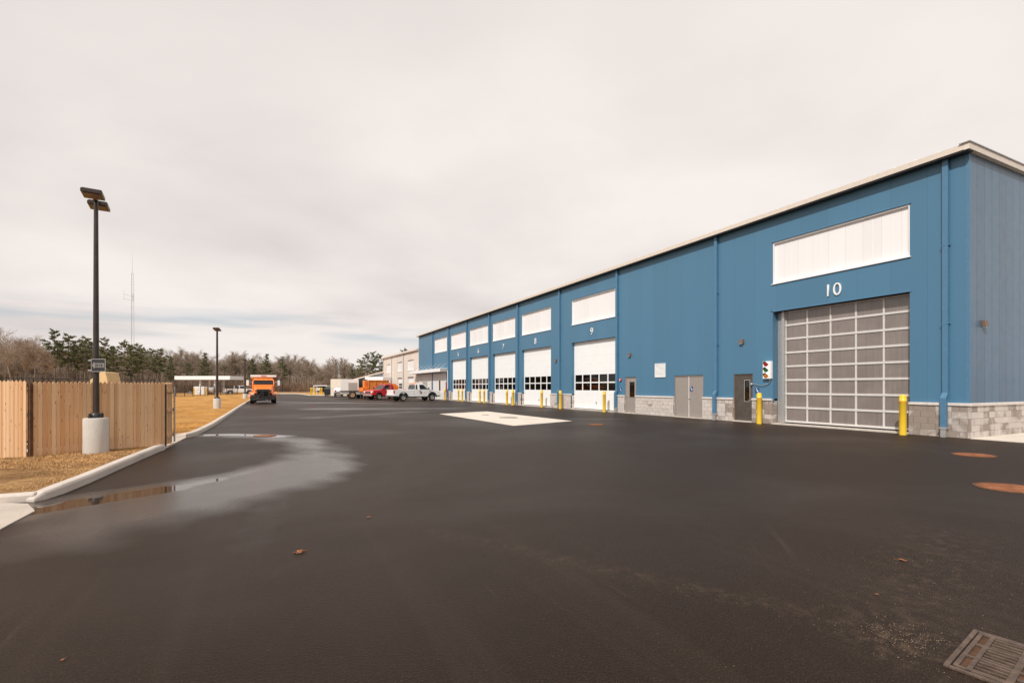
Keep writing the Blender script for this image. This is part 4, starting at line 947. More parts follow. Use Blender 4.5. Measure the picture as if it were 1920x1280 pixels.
# x forward; nose at x=+2.9
OR = MT['orange']
MB().hexa([(1.2, -.90, .98), (2.70, -.84, .98), (2.70, .84, .98), (1.2, .90, .98), (1.2, -.84, 1.80), (2.50, -.68, 1.44), (2.50, .68, 1.44), (1.2, .84, 1.80)]).build('hood', OR, dt, .08, 3)
MB().box(-.5, 1.35, -.95, .95, .75, 1.83).build('cab', OR, dt, .06)
MB().frus((-.5, 1.33, -.94, .94), 1.82, (-.45, 1.08, -.90, .90), 2.27).build('window_glass', MT['carglass'], dt, .02)
m = MB().frus((-.5, 1.14, -.94, .94), 2.26, (-.4, .90, -.80, .80), 2.47)
for s in (1, -1):
    m.tube((1.33, s * .93, 1.8), (1.09, s * .89, 2.28), .04, n=8); m.tube((-.45, s * .93, 1.8), (-.42, s * .89, 2.28), .06, n=8); m.box(.2, .3, s * .915 - .02, s * .915 + .02, 1.8, 2.28)
m.build('cab_roof', OR, dt, .03)
for s in (1, -1):
    o_ = arc(2.0, .64, .5, 0, 180, 12); i_ = arc(2.0, .53, .5, 180, 0, 12)
    MB().ext(o_ + i_, s * .72, s * 1.16).build('fender', OR, dt, .02)
    MB().box(2.5, 2.66, s * .93 - .17, s * .93 + .17, .80, .98).build('fender_nose', OR, dt, .04)
    MB().box(2.62, 2.70, s * .90 - .13, s * .90 + .13, .84, .99).build('headlight', MT['lampg'], dt, .02)
    MB().box(1.1, 1.22, s * 1.38 - .11, s * 1.38 + .11, 1.72, 2.25).build('mirror', MT['white'], dt, .03)
    MB().tube((1.1, s * .98, 2.1), (1.15, s * 1.3, 2.1), .02).tube((1.1, s * .98, 1.7), (1.15, s * 1.3, 1.7), .02).build('mirror_arm', MT['galv'], dt)
    wheel(dt, 2.0, s * .98, .50, .30, 'tanrim', s); wheel(dt, -2.3, s * .93, .50, .5, 'tanrim', s)
    MB().tube((-.62, s * .75, .9), (-.62, s * .75, 2.5), .07).build('exhaust_stack', MT['chrome'], dt)
MB().box(2.60, 2.76, -.56, .56, .90, 1.38).box(2.74, 2.79, -.46, .46, .98, 1.02).box(2.74, 2.79, -.46, .46, 1.1, 1.14).build('grille', MT['black'], dt, .02)
MB().box(2.79, 2.81, -.2, .2, 1.16, 1.22).build('badge', MT['chrome'], dt)
m = MB()
for s in (1, -1): m.box(2.82, 3.02, s * .5 - .07, s * .5 + .07, .28, 1.28); m.tube((3.0, s * .5, .5), (3.55, s * .25, .38), .05); m.tube((2.95, s * .8, .45), (3.3, s * .45, .4), .04)
m.box(2.83, 3.0, -.72, .72, 1.18, 1.30).box(2.83, 3.0, -1.0, 1.0, .36, .60).box(2.8, 3.05, -.95, .2, .28, .38).tube((3.0, 0, .6), (3.05, 0, 1.25), .07).tube((3.05, -.6, .35), (3.02, -.1, 1.05), .03)
m.build('plow_hitch', MT['black'], dt, .01)
MB().box(2.6, 2.84, -1.12, 1.12, .48, .74).build('front_bumper', MT['black'], dt, .02)
MB().box(-4.2, 2.7, -.45, .45, .55, .8).build('chassis', MT['black'], dt)
bdp = MB(); bdp.hexa([(-4.1, -.9, .95), (-.75, -.9, .95), (-.75, .9, .95), (-4.1, .9, .95), (-4.2, -1.0, 2.35), (-.75, -1.0, 2.35), (-.75, 1.0, 2.35), (-4.2, 1.0, 2.35)])
for k in range(5):
    for s in (1, -1): bdp.box(-3.9 + k * .75, -3.8 + k * .75, s * .99 - .05, s * .99 + .05, 1.0, 2.36)
bdp.build('dump_body', OR, dt, .02)
MB().hexa([(-.9, -1.17, 2.36), (.35, -1.17, 2.58), (.35, 1.17, 2.58), (-.9, 1.17, 2.36), (-.9, -1.17, 2.72), (.35, -1.17, 2.80), (.35, 1.17, 2.80), (-.9, 1.17, 2.72)]).build('cab_shield', MT['steelwhite'], dt, .02)
MB().box(.36, .40, -.25, .25, 2.70, 2.74).box(.3, .42, 1.17, 1.30, 2.66, 2.76).build('marker_bar', MT['redl'], dt)
for s in (-.45, 0, .45): MB().box(.93, 1.0, s - .05, s + .05, 2.40, 2.46).build('marker_light', MT['ambl'], dt)

# flatbed trailer with white cabinet
tp = P(655, 725, 67); trl = thing('flatbed_trailer', 'grey flatbed trailer under the white steel cabinet', 'trailer', (tp.x, tp.y, 0), math.atan2(.35, .94) - R(24))
MB().box(-1.2, 3.2, -1.05, 1.05, .95, 1.06).build('deck', MT['black'], trl, .01)
MB().box(-1.15, -.1, -1.0, 1.0, .58, .94).box(.75, 2.5, -1.0, 1.0, .55, .94).build('side_frame', MT['greypanel'], trl, .01)
MB().box(-1.7, -1.15, -.9, .9, .42, .60).build('ramp', MT['grime'], trl, .01)
for s in (1, -1): wheel(trl, .30, s * .95, .50, .3, 'tanrim', s)
MB().box(-.1, 3.0, -.4, .4, .5, .7).build('chassis', MT['black'], trl)
MB().tube((2.9, .9, .0), (2.9, .9, .95), .06).tube((2.9, -.9, 0), (2.9, -.9, .95), .06).build('landing_leg', MT['grime'], trl)
cbx = thing('white_cabinet', 'white steel cabinet with a grey panel standing on the flatbed trailer', 'cabinet', (tp.x, tp.y, 1.06), trl.rotation_euler[2])
MB().box(-1.15, 1.15, -1.0, 1.0, 0, 1.58).build('body', MT['box_white'], cbx, .02)
MB().box(-.20, .98, -1.02, -1.002, .05, 1.12).build('grey_panel', MT['greypanel'], cbx)
m = MB(); [m.box(-.15, .93, -1.03, -1.021, .15 + k * .1, .18 + k * .1) for k in range(9)]; m.build('vent_slat', MT['greypanel'], cbx)
dcx = P(677, 725, 70); dk = thing('dark_container', 'dark ribbed container between the white cabinet and the orange truck body', 'container', (dcx.x, dcx.y, 0), 0)
m = MB().box(-.75, .75, -1, 1.2, .3, 2.62)
for k in range(8): m.box(-.7 + k * .18, -.64 + k * .18, -1.04, -1.0, .35, 2.58)
m.build('body', MT['dkgreen'], dk, .01)
MB().box(-.7, .7, -.8, 1.0, 0, .299).build('skid', MT['black'], dk)
# orange leaf-box truck facing right
op = P(705, 725, 66.5); ot = thing('leaf_truck', 'orange truck with a tall panelled box and stand, behind the red pickup', 'truck', (op.x, op.y, 0), math.atan2(.2, .98))
m = MB().box(-1.5, 1.45, -1.0, 1.0, 1.12, 2.46)
WO = MT['wornorange']
m.build('box_body', WO, ot, .02)
m = MB()
for k in range(4): m.box(-1.5 + k * .965, -1.44 + k * .965, -1.07, -1.001, 1.12, 2.5)
m.box(-1.5, 1.45, -1.06, -1.0, 2.40, 2.5).box(-1.5, 1.45, -1.06, -1.0, 1.1, 1.2); m.build('box_rib', OR, ot, .01)
m = MB().box(-2.0, -1.6, -.9, -.6, 1.0, 2.45).box(-2.25, -1.5, -1.0, .4, .95, 1.5); m.build('tail_hopper', OR, ot, .04)
MB().tube((-1.75, -.75, 2.4), (-1.75, -.75, 2.62), .06).build('hopper_stack', MT['grime'], ot)
m = MB(); [m.tube((x, y, 0), (x + .05, y, 1.0), .05) for x in (-2.05, -1.7) for y in (-.85, .3)]; m.build('stand_leg', MT['grime'], ot)
MB().box(1.5, 2.9, -.95, .95, .6, 1.5).frus((1.5, 3.0, -.95, .95), 1.5, (1.55, 2.5, -.85, .85), 2.05).build('cab', OR, ot, .05)
MB().box(1.7, 2.0, -.1, .2, 2.05, 2.2).build('beacon', MT['bluecloth'], ot, .03)
for x in (-.6, 2.4):
    for s in (1, -1): wheel(ot, x, s * .85, .46, .28, 'tanrim', s)
MB().box(-1.4, 2.8, -.4, .4, .6, 1.05).build('chassis', MT['black'], ot)
# beige container, propane tank, shelter
bp = P(634, 725, 79); bc = thing('beige_container', 'beige storage container with door ribs behind the bollards', 'container', (bp.x, bp.y, 0), R(-14))
MB().box(-1.05, 1.4, -.8, 3.2, .12, 2.85).build('body', MT['beigebox'], bc, .02)
m = MB().box(.55, .85, -.84, -.801, .3, 2.6).box(-1.0, .5, -.82, -.801, 1.28, 1.33); [m.box(.5, .9, -.85, -.841, .4 + k * .22, .43 + k * .22) for k in range(10)]; m.build('door_rib', MT['greypanel'], bc)
MB().box(-1.0, 1.3, -.7, 3.1, 0, .119).build('skid', MT['black'], bc)
pp = P(632, 725, 76.5); pt = thing('propane_tank', 'white tank with a red mark before the beige container', 'tank', (pp.x, pp.y, 0), R(-27))
MB().lathe([(.001, -.50), (.28, -.46), (.42, -.3), (.45, -.1), (.45, 1.0), (.3, 1.3), (.001, 1.4)], 24, (0, 0, .98), 'x').build('vessel', MT['white'], pt)
MB().lathe([(0, -.455), (.14, -.455), (.14, -.45), (0, -.45)], 16, (-.1, -.002, 1.0), 'y').build('red_mark', MT['redl'], pt)
MB().box(-.35, -.2, -.35, .35, 0, .62).box(.7, .85, -.35, .35, 0, .62).build('saddle', MT['black'], pt)
sp_ = P(601, 725, 93); sh = thing('open_shelter', 'open shelter with white top rail and dark blue sheet inside', 'shelter', (sp_.x, sp_.y, .1), R(-26.6))
m = MB().box(-1.35, 1.25, -.04, .04, 1.66, 1.78)
for x in (-1.35, 1.17): m.box(x, x + .08, -.04, .04, 0, 1.66); m.box(x, x + .08, 1.46, 1.54, 0, 1.66)
m.box(-1.35, -1.27, .04, 1.46, 1.66, 1.78).box(1.17, 1.25, .04, 1.46, 1.66, 1.78)
m.build('frame', MT['white'], sh); MB().box(-1.34, 1.24, .05, 1.5, 1.785, 1.82).build('roof', MT['galv'], sh)
MB().box(-1.25, 1.15, 1.40, 1.44, .5, 1.6).build('back_sheet', MT['dkgreen'], sh)
MB().box(-.9, .2, .6, 1.0, .5, 1.2).build('blue_sheet', MT['bluecloth'], sh, .04)
MB().box(.2, 1.1, .8, 1.1, .7, 1.4).build('blue_sheet', MT['bluecloth'], sh, .04)
gb = thing('covered_grill', 'pale draped bundle under the open shelter roof', 'bundle', tuple(sh.location), R(-26.6)); gb.location.z = .1
MB().frus((-1.0, .0, -.3, .4), .75, (-.7, -.1, -.1, .3), 1.35).build('drape', MT['greypanel'], gb, .08); MB().box(-.9, -.85, -.2, -.15, 0, .76).box(-.15, -.1, .2, .25, 0, .76).build('leg', MT['galv'], gb)
dgp = P(617, 725, 85); df = thing('dumpster', 'dark green dumpster behind the bollards, left of the beige container', 'dumpster', (dgp.x, dgp.y, 0), R(-26))
MB().frus((-.62, .62, -.5, 1.0), .15, (-.75, .75, -.6, 1.1), 1.2).build('body', MT['black'], df, .02); MB().hexa([(-.78, -.62, 1.2), (.78, -.62, 1.2), (.78, 1.12, 1.2), (-.78, 1.12, 1.2), (-.78, -.62, 1.26), (.78, -.62, 1.26), (.78, 1.12, 1.7), (-.78, 1.12, 1.7)]).build('lid', MT['dkgreen'], df, .01)
m = MB(); [m.lathe([(0, -.03), (.08, -.03), (.08, .03), (0, .03)], 12, (x, y, .08), 'y') for x in (-.5, .5) for y in (-.3, .8)]; m.build('caster', MT['rubber'], df)

# ---------------------------------------------------------------- lamp posts
def lamp(loc, h, r0, r1, base_r, base_h, label, two=True, rz=0, sz=1.0, sc=1):
    t = thing('street_lamp', label, 'street lamp', loc, rz, 'bronze lamp posts on concrete bases')
    b = MB().lathe([(base_r, -.1), (base_r, base_h - .02), (base_r - .02, base_h), (.001, base_h)], 32).build('concrete_base', MT['base'], t)
    MB().tube((0, 0, base_h), (0, 0, h), r0, r1, 20).build('pole', MT['bronze'], t)
    m = MB().box(-r0 * 2, r0 * 2, -r0 * 2, r0 * 2, base_h, base_h + .03)
    for a in (45, 135, 225, 315): m.tube((r0 * 2.3 * math.cos(R(a)), r0 * 2.3 * math.sin(R(a)), base_h), (r0 * 2.3 * math.cos(R(a)), r0 * 2.3 * math.sin(R(a)), base_h + .10), .022, n=8)
    m.lathe([(r0 * 1.7, base_h + .03), (r0 * 1.6, base_h + .09), (r0 * 1.05, base_h + .12)], 16).build('base_plate', MT['black'], t)
    for s in ((1, -1) if two else (1,)):
        hd = MB().box(-.185 * sz, .185 * sz, s * .18 * sz, s * .66 * sz, h - .12, h - .04).build('lamp_head', MT['bronze'], t, .012)
        MB().box(-.14 * sz, .14 * sz, s * .23 * sz, s * .61 * sz, h - .132, h - .121).build('led_panel', MT['wlight'], hd)
        m = MB(); [m.box(-.165 * sz, .165 * sz, s * (.23 + k * .05) * sz, s * (.245 + k * .05) * sz, h - .04, h - .012) for k in range(8)]; m.build('cooling_fin', MT['bronze'], hd)
        MB().box(-.035, .035, min(0, s * .2), max(0, s * .2), h - .12, h - .05).build('arm', MT['bronze'], t)
    MB().box(-.012, .012, -.03, .03, h - .2, h + .0).tube((0, 0, h), (0, 0, h + .06), .03).build('photocell', MT['black'], t)
    return t
lamp((-3.57, 14.21, .10), 5.86, .062, .040, .235, .79, 'tall two-headed lamp post with a small sign before the picket gates', rz=R(7))
sgn = thing('arrow_sign', 'small dark square sign with a pale left arrow, bracketed to the nearest lamp post', 'sign', (-3.57, 14.21, 2.09), -R(26.6) + R(6))
# local: x right, -y to the camera
MB().box(-.02, .26, -.105, -.10, -.135, .135).build('plate', MT['black'], sgn)
MB().box(-.03, .27, -.108, -.098, .136, .146).box(-.03, .27, -.108, -.098, -.146, -.136).box(.262, .27, -.108, -.098, -.136, .136).box(-.03, -.022, -.108, -.098, -.136, .136).build('edge', MT['galv'], sgn)
MB().ext([(-.012, 0), (.04, .085), (.04, .05), (.245, .05), (.245, -.05), (.04, -.05), (.04, -.085)], -.1085, -.1058).build('arrow', MT['arrow'], sgn)
m = MB()
for x, w_ in ((.06, .012), (.08, .008), (.10, .02), (.145, .014), (.175, .02), (.205, .008)): m.box(x, x + w_, -.1105, -.109, -.03, .03)
m.build('lettering', MT['black'], sgn)
MB().box(-.10, -.02, -.10, -.092, .10, .125).box(-.10, -.02, -.10, -.092, -.125, -.10).box(-.1, .1, -.092, -.084, .105, .12).box(-.1, .1, -.092, -.084, -.12, -.105).build('bracket', MT['chrome'], sgn)
lamp((-3.17, 37.95, .13), 5.40, .08, .055, .225, .70, 'bronze lamp post on the dry lawn left of the orange truck', sz=1.05)
lamp((-2.75, 68.5, .13), 4.85, .09, .06, .25, .62, 'farthest visible lamp post right behind the orange truck mirror', sz=1.1)
p = P(421, 725, 103); lamp((p.x, p.y, .1), 5.6, .07, .05, .3, .6, 'thin lamp post standing beyond the white fuel canopy', sz=.9)

# ---------------------------------------------------------------- cedar gates
def gate(name, label, a, b, z0, z1, rails_front=False, group='cedar picket gates'):
    a = Vector(a); b = Vector(b); L_ = (b - a).length; t = thing(name, label, 'picket gate', (a.x, a.y, z0), math.atan2(b.y - a.y, b.x - a.x), group)
    H = z1 - z0; w = .0735; n = int(L_ / w); w = L_ / n; k0 = rnd.random()
    for i in range(n):
        x = i * w; h = H + rnd.uniform(-.008, .008); dy = rnd.uniform(-.002, .002); g = .0025
        pr = [(x + g, 0), (x + w - g, 0), (x + w - g, h - .045), (x + w * .72, h - .012), (x + w * .5, h), (x + w * .28, h - .012), (x + g, h - .045)]
        MB().ext(pr, -.012 + dy, .006 + dy).build('picket', MT['cedar'], t, .003, 1)
    s = -1 if rails_front else 1
    for z in (.22, H * .55, H - .22): MB().box(.0, L_, s * .028 - .02, s * .028 + .02, z - .045, z + .045).build('rail', MT['cedar'], t)
    MB().box(L_ + .004, L_ + .05, .02, .10, -.05, H - .06).build('gap_shade', MT['rustdk'], t)  # added dark strip past the panel end, standing in for shade in the gap
    for x in (((L_ + .03,) if b.x > -3 else ()) if not rails_front else (L_ - .02,)): MB().tube((x, s * .07, .02), (x, s * .07, H - .1), .022, n=10).build('steel_post', MT['galv'], t)
    return t
gate('picket_gate', 'sunlit pale picket gate at the left edge of the photo', (-7.35, 14.72), (-4.64, 13.86), .10, 1.735)
gate('picket_gate', 'long cedar picket gate behind the nearest lamp post', (-4.575, 13.97), (-2.42, 15.13), .10, 1.72)
gate('picket_gate', 'narrow cedar leaf seen edge-on beyond the long picket gate', (-2.50, 15.42), (-2.44, 16.25), .06, 1.715, rails_front=True)
# rear run of the enclosure
gate('picket_fence', 'rear run of the picket enclosure behind the long gate', (-7.6, 17.6), (-3.3, 19.6), .12, 1.6)
pb = thing('plywood_box', 'tan box with a sloped lid peeking over the picket gate', 'box', tuple(P(199, 725, 14.2).xy) + (.12,), R(-24))
MB().ext([(-.26, 0), (.23, 0), (.23, 1.66), (.17, 1.90), (.04, 1.915), (-.26, 1.68)], -.25, .25).build('carcass', MT['ply'], pb, .01)
MB().box(-.25, .21, -.27, -.251, .2, .26).build('skirting', MT['cedar'], pb)

# ---------------------------------------------------------------- fuel canopy and fence beyond the lawn
a = P(327, 725, 98); b = P(431, 725, 98)
fc = thing('fuel_canopy', 'long white flat canopy on two pairs of columns beyond the fence', 'canopy', (a.x, a.y, 0), -YAW)
Lc = 104 / 906.67 * 98
MB().box(0, Lc, 0, 5.0, 3.05, 3.80).build('canopy_top', MT['white'], fc, .02)
for x in (4.6, 7.6): 
    for y in (1.0, 4.0): MB().box(x - .14, x + .14, y - .14, y + .14, 0, 3.05).build('column', MT['white'], fc)
k = P(376, 725, 93); fd = thing('fuel_tank', 'white box tank with grey door lines under the fuel canopy', 'fuel tank', (k.x, k.y, .05), -YAW)
MB().box(-.95, 1.05, -.6, .6, .05, 1.62).build('body', MT['white'], fd, .05)
MB().box(-.5, .5, -.612, -.601, .35, .40).box(-.5, -.45, -.612, -.601, .4, .95).box(.45, .5, -.612, -.601, .4, .95).box(-.5, .5, -.612, -.601, .9, .95).box(-.02, .02, -.612, -.601, .95, 1.35).build('door_line', MT['greypanel'], fd)
for s in (-.8, .8): MB().box(s - .05, s + .05, -.612, -.601, 1.2, 1.35).build('hazard_mark', MT['redl'], fd)
k = P(395, 725, 94); fe = thing('grey_tank', 'grey round tank right of the white box tank under the canopy', 'tank', (k.x, k.y, .05), -YAW)
MB().lathe([(.001, -.9), (.5, -.85), (.62, -.6), (.62, .6), (.5, .85), (.001, .9)], 20, (0, 0, .85), 'x').build('vessel', MT['greypanel'], fe); MB().box(-.5, -.35, -.4, .4, 0, .4).box(.35, .5, -.4, .4, 0, .4).build('saddle', MT['black'], fe)
k = P(357.5, 725, 96); pc = thing('pump_cabinet', 'small grey pump cabinet at the left of the fuel canopy columns', 'cabinet', (k.x, k.y, .05), -YAW)
MB().box(-.25, .25, -.2, .2, 0, .6).build('body', MT['greypanel'], pc, .02); MB().box(-.2, .2, -.21, -.201, .3, .5).build('panel', MT['black'], pc)
for qx, lb in ((363.5, 'yellow bollard left of the white box tank by the fuel canopy'), (387.5, 'yellow bollard right of the white box tank by the fuel canopy')):
    k = P(qx, 725, 91.5); c = copy_tree(b0); c.location = (k.x, k.y, .08); c['label'] = lb; c['group'] = 'bollards at the fuel canopy'
# black rail fence
fa = Vector((-13.6, 79.0)); fb = Vector((-5.6, 107.5)); fl = (fb - fa).length
fn = thing('metal_fence', 'black metal fence with posts crossing behind the dry lawn', 'fence', (fa.x, fa.y, .1), math.atan2(fb.y - fa.y, fb.x - fa.x))
nb = 11
for i in range(nb + 1): MB().tube((i * fl / nb, 0, 0), (i * fl / nb, 0, 1.75), .05, n=8).build('post', MT['black'], fn)
MB().tube((0, 0, 1.70), (fl, 0, 1.70), .035, n=6).tube((0, 0, .12), (fl, 0, .12), .02, n=6).build('rail', MT['black'], fn)
m = MB(); k = 0.0
while k < fl:
    for q in (-1, 1): m.tube((k, 0, .12), (k + q * 1.58, 0, 1.70), .0055, n=3, cap=False)
    k += .22
m.build('mesh_wire', MT['black'], fn, fix=False)
fa = Vector((-13.6, 79.0)); fb = Vector((-34, 66.0)); fl = (fb - fa).length
fn = thing('metal_fence', 'black metal fence showing just above the picket gates at the far left', 'fence', (fa.x, fa.y, .1), math.atan2(fb.y - fa.y, fb.x - fa.x))
for i in range(9): MB().tube((.2 + i * fl / 8.2, 0, 0), (.2 + i * fl / 8.2, 0, 2.5), .05, n=8).build('post', MT['black'], fn)
MB().tube((0, 0, 2.45), (fl, 0, 2.45), .05, n=6).tube((0, 0, 1.3), (fl, 0, 1.3), .03, n=6).build('rail', MT['black'], fn)

# ---------------------------------------------------------------- lattice mast
tw = P(248, 725, 165); tz = -.05
tt = thing('radio_mast', 'tall thin lattice mast rising over the pines', 'radio mast', (tw.x, tw.y, tz), .3)
def mast(h0, h1, w0, w1, n):
    m = MB(); 
    for i in range(3):
        a = 2.094 * i; m.tube((w0 * math.cos(a), w0 * math.sin(a), h0), (w1 * math.cos(a), w1 * math.sin(a), h1), .038, .034, n=5)
    for k in range(n):
        z = h0 + (h1 - h0) * k / n; z2 = h0 + (h1 - h0) * (k + 1) / n; q = w0 + (w1 - w0) * k / n; q2 = w0 + (w1 - w0) * (k + 1) / n
        for i in range(3):
            a, b = 2.094 * i, 2.094 * (i + 1); m.tube((q * math.cos(a), q * math.sin(a), z), (q * math.cos(b), q * math.sin(b), z), .018, n=3, cap=False)
            m.tube((q * math.cos(a), q * math.sin(a), z), (q2 * math.cos(b), q2 * math.sin(b), z2), .016, n=3, cap=False)
    return m
mast(0, 40.5, .62, .36, 40).build('lattice', MT['brick'], tt)
MB().tube((0, 0, 40), (0, 0, 47.5), .05, .02, n=5).build('whip_antenna', MT['brick'], tt)
m = MB().tube((.2, 0, 32.5), (-2.3, -.8, 32.9), .035, n=5).tube((.2, 0, 31), (-2.3, -.8, 31.4), .035, n=5).tube((-2.3, -.8, 30.8), (-2.3, -.8, 34.2), .03, n=5).tube((.2, 0, 31), (.2, 0, 33.4), .07, n=5)
m.build('antenna_arm', MT['brick'], tt)

# ---------------------------------------------------------------- woods
class Tri:
    def __init__(s): s.V = []; s.F = []
    def prism(s, p0, p1, r0, r1, n=3):
        d = (p1 - p0); 
        if d.length < 1e-5: return
        d.normalize(); a = d.orthogonal().normalized(); b = d.cross(a); k0 = len(s.V)
        for p, r in ((p0, r0), (p1, r1)):
            for k in range(n):
                t = 6.2832 * k / n; s.V.append(tuple(p + a * (r * math.cos(t)) + b * (r * math.sin(t))))
        for k in range(n): s.F.append((k0 + k, k0 + (k + 1) % n, k0 + n + (k + 1) % n, k0 + n + k))
    def rib(s, p0, p1, w):
        d = p1 - p0; a = d.cross(Vector((rnd.uniform(-1, 1), rnd.uniform(-1, 1), rnd.uniform(-.4, .4))))
        if a.length < 1e-6: return
        a.normalize(); k0 = len(s.V); s.V += [tuple(p0 - a * w), tuple(p0 + a * w), tuple(p1 + a * w * .4), tuple(p1 - a * w * .4)]; s.F.append((k0, k0 + 1, k0 + 2, k0 + 3))
    def arr(s): return np.array(s.V, dtype=np.float32), np.array(s.F, dtype=np.int32)
def bare_tree(h, spread, dens, twig_w=.012, seed=0):
    rnd.seed(seed); tr = Tri(); cr = Tri()
    def grow(p, d, L_, r, lv):
        segs = 4 if lv < 2 else (3 if lv == 2 else 2); q = p.copy(); dd = d.copy(); tgt = tr if lv == 0 else cr
        for k in range(segs):
            dd = (dd + Vector((rnd.gauss(0, .10), rnd.gauss(0, .10), .07 if lv else .0))).normalized()
            nq = q + dd * (L_ / segs); r1 = r * (1 - .75 * (k + 1) / segs) + .003; r0_ = r * (1 - .75 * k / segs) + .003
            if lv <= 1: tgt.prism(q, nq, r0_, r1, 5 if lv == 0 else 3)
            else: tgt.rib(q, nq, max(r0_, twig_w))
            if lv < 4:
                nb = {0: (0 if k == 0 else 4), 1: 4, 2: 3, 3: 3}[lv]; nb = max(1, int(nb * dens + rnd.random())) if nb else 0
                for _ in range(nb):
                    a = rnd.uniform(0, 6.283); tilt = rnd.uniform(.45, .95) * (spread if lv == 0 else 1)
                    o = dd.orthogonal().normalized(); o.rotate(Matrix.Rotation(a, 3, dd))
                    nd = (dd * math.cos(tilt) + o * math.sin(tilt)).normalized(); t = rnd.random()
                    f = {0: .42, 1: .50, 2: .5, 3: .48}[lv] * rnd.uniform(.6, 1.15) * (1 if lv else (1.15 - .18 * k))
                    grow(q.lerp(nq, t), nd, L_ * f, r1 * .55 + .002, lv + 1)
            q = nq
    # crown starts part-way up
    p = Vector((0, 0, 0)); lean = Vector((rnd.gauss(0, .03), rnd.gauss(0, .03), 1)).normalized(); hb = h * rnd.uniform(.12, .3)
    tr.prism(p, p + lean * hb, h * .0135, h * .0115, 6); grow(p + lean * hb, lean, h - hb, h * .0115, 0)
    return tr.arr(), cr.arr()
def pine(h, seed, crown0=.35, wide=.24):
    rnd.seed(seed); tr = Tri(); cr = Tri(); tr.prism(Vector((0, 0, -.1)), Vector((0, 0, h * .98)), h * .014, .03, 7)
    z = h * crown0
    while z < h * .99:
        f = (z - h * crown0) / (h * (1 - crown0)); rl = h * wide * (math.sin(min(1, f * 3 + .25) * 1.57)) * (1 - f) ** .62 + .25; nb = rnd.randint(3, 6); a0 = rnd.random() * 6.28
        for k in range(nb):
            if rnd.random() < .25: continue
            a = a0 + k * 6.28 / nb + rnd.uniform(-.3, .3); L_ = rl * rnd.uniform(.45, 1.25); d = Vector((math.cos(a), math.sin(a), rnd.uniform(-.1, .55) + .25 * f)); z_ = z + rnd.uniform(-.3, .3); p0 = Vector((0, 0, z_)); p1 = p0 + d * L_
            tr.prism(p0, p1, .045, .012, 3)
            m = int(7 + L_ * 13)
            for _ in range(m):
                t = rnd.uniform(.3, 1.05); c = p0.lerp(p1, t) + Vector((rnd.gauss(0, .16), rnd.gauss(0, .16), rnd.gauss(.06, .09))) * (.5 + L_ * .25)
                for _ in range(2):
                    u = Vector((rnd.gauss(0, 1), rnd.gauss(0, 1), rnd.gauss(.25, .7))).normalized() * rnd.uniform(.22, .42); cr.rib(c - u * .5, c + u * .5, rnd.uniform(.05, .10))
        z += h * rnd.uniform(.03, .05)
    return tr.arr(), cr.arr()
def meshpair(pre, tv, bark, leaf):
    (V1, F1), (V2, F2) = tv; return fast_mesh('trunk', V1, F1, bark), fast_mesh('crown', V2, F2, leaf)
BT = [bare_tree(12, .6, .72, .012, 11), bare_tree(12, .75, 1.0, .012, 12), bare_tree(12, .6, .9, .013, 13), bare_tree(12, .72, .9, .012, 14)]
BM = [meshpair('b', t, MT['bark'], MT['twig' if i % 2 else 'twig2']) for i, t in enumerate(BT)]
PT = [pine(13, 21, .45, .155), pine(13, 22, .52, .19), pine(12, 23, .35, .125)]
BH = [float(max(t[0][0][:, 2].max(), t[1][0][:, 2].max())) for t in BT]
PM = [meshpair('p', t, MT['pbark'], MT['needle']) for t in PT]
def gz(x, y):
    D = math.sin(YAW) * x + math.cos(YAW) * y; t = min(1, max(0, (D - 190) / 150)); return -.06 + 7.5 * t * t * (3 - 2 * t) + t * 1.2 * math.sin(x * .045) * math.cos(y * .03)
def plant(name, pair, x, y, s, label, cat, group, h=12.0):
    rz = rnd.random() * 6.28
    t = thing(name, label, cat, (x, y, gz(x, y) - .05), rz, group, s)
    t.scale = (s * rnd.uniform(.95, 1.2),) * 2 + (s,)
    for nm, me in zip(('trunk', 'crown'), pair):
        o = bpy.data.objects.new(nm, me); COL.objects.link(o); o.parent = t
rnd.seed(77)
def topy(px):   # skyline of the photograph, to choose tree heights by
    return np.interp(px, [-200, 0, 60, 90, 300, 400, 520, 600, 640, 680, 760, 1000], [612, 612, 622, 642, 652, 662, 665, 668, 673, 680, 678, 676])
def dist(px): return np.interp(px, [-200, 0, 100, 300, 500, 720, 1000], [92, 98, 112, 130, 160, 178, 185])
BL = 'leafless grey-brown tree in the thick edge of the woods'
npl = 0
for i in range(7):   # big bare trees at the left edge
    px = [-60, -10, 22, 45, 62, 84, -110][i]; D = [92, 90, 88, 95, 90, 97, 93][i]; p = P(px, 725, D); hh = EYE + (725 - [612, 615, 606, 628, 620, 640, 610][i]) / 906.67 * D
    lab = ['tall bare tree just left of the photo edge', 'bare tree cut by the left edge of the photo', 'tallest bare tree, near the left edge above the picket gate', 'lower bare tree between the two tall ones at the left', 'wide bare tree second from the left edge pines', 'slim bare tree just left of the first pine', 'far left bare tree outside the frame'][i]
    kk = [0, 3, 0, 1, 3, 1, 0][i]; plant('bare_tree', BM[kk], p.x, p.y, hh / BH[kk], lab, 'bare tree', 'tall bare trees at the left edge')
rows = [(0, .62), (5, .78), (11, .92), (17, 1.0), (24, 1.0)]
NB = 290
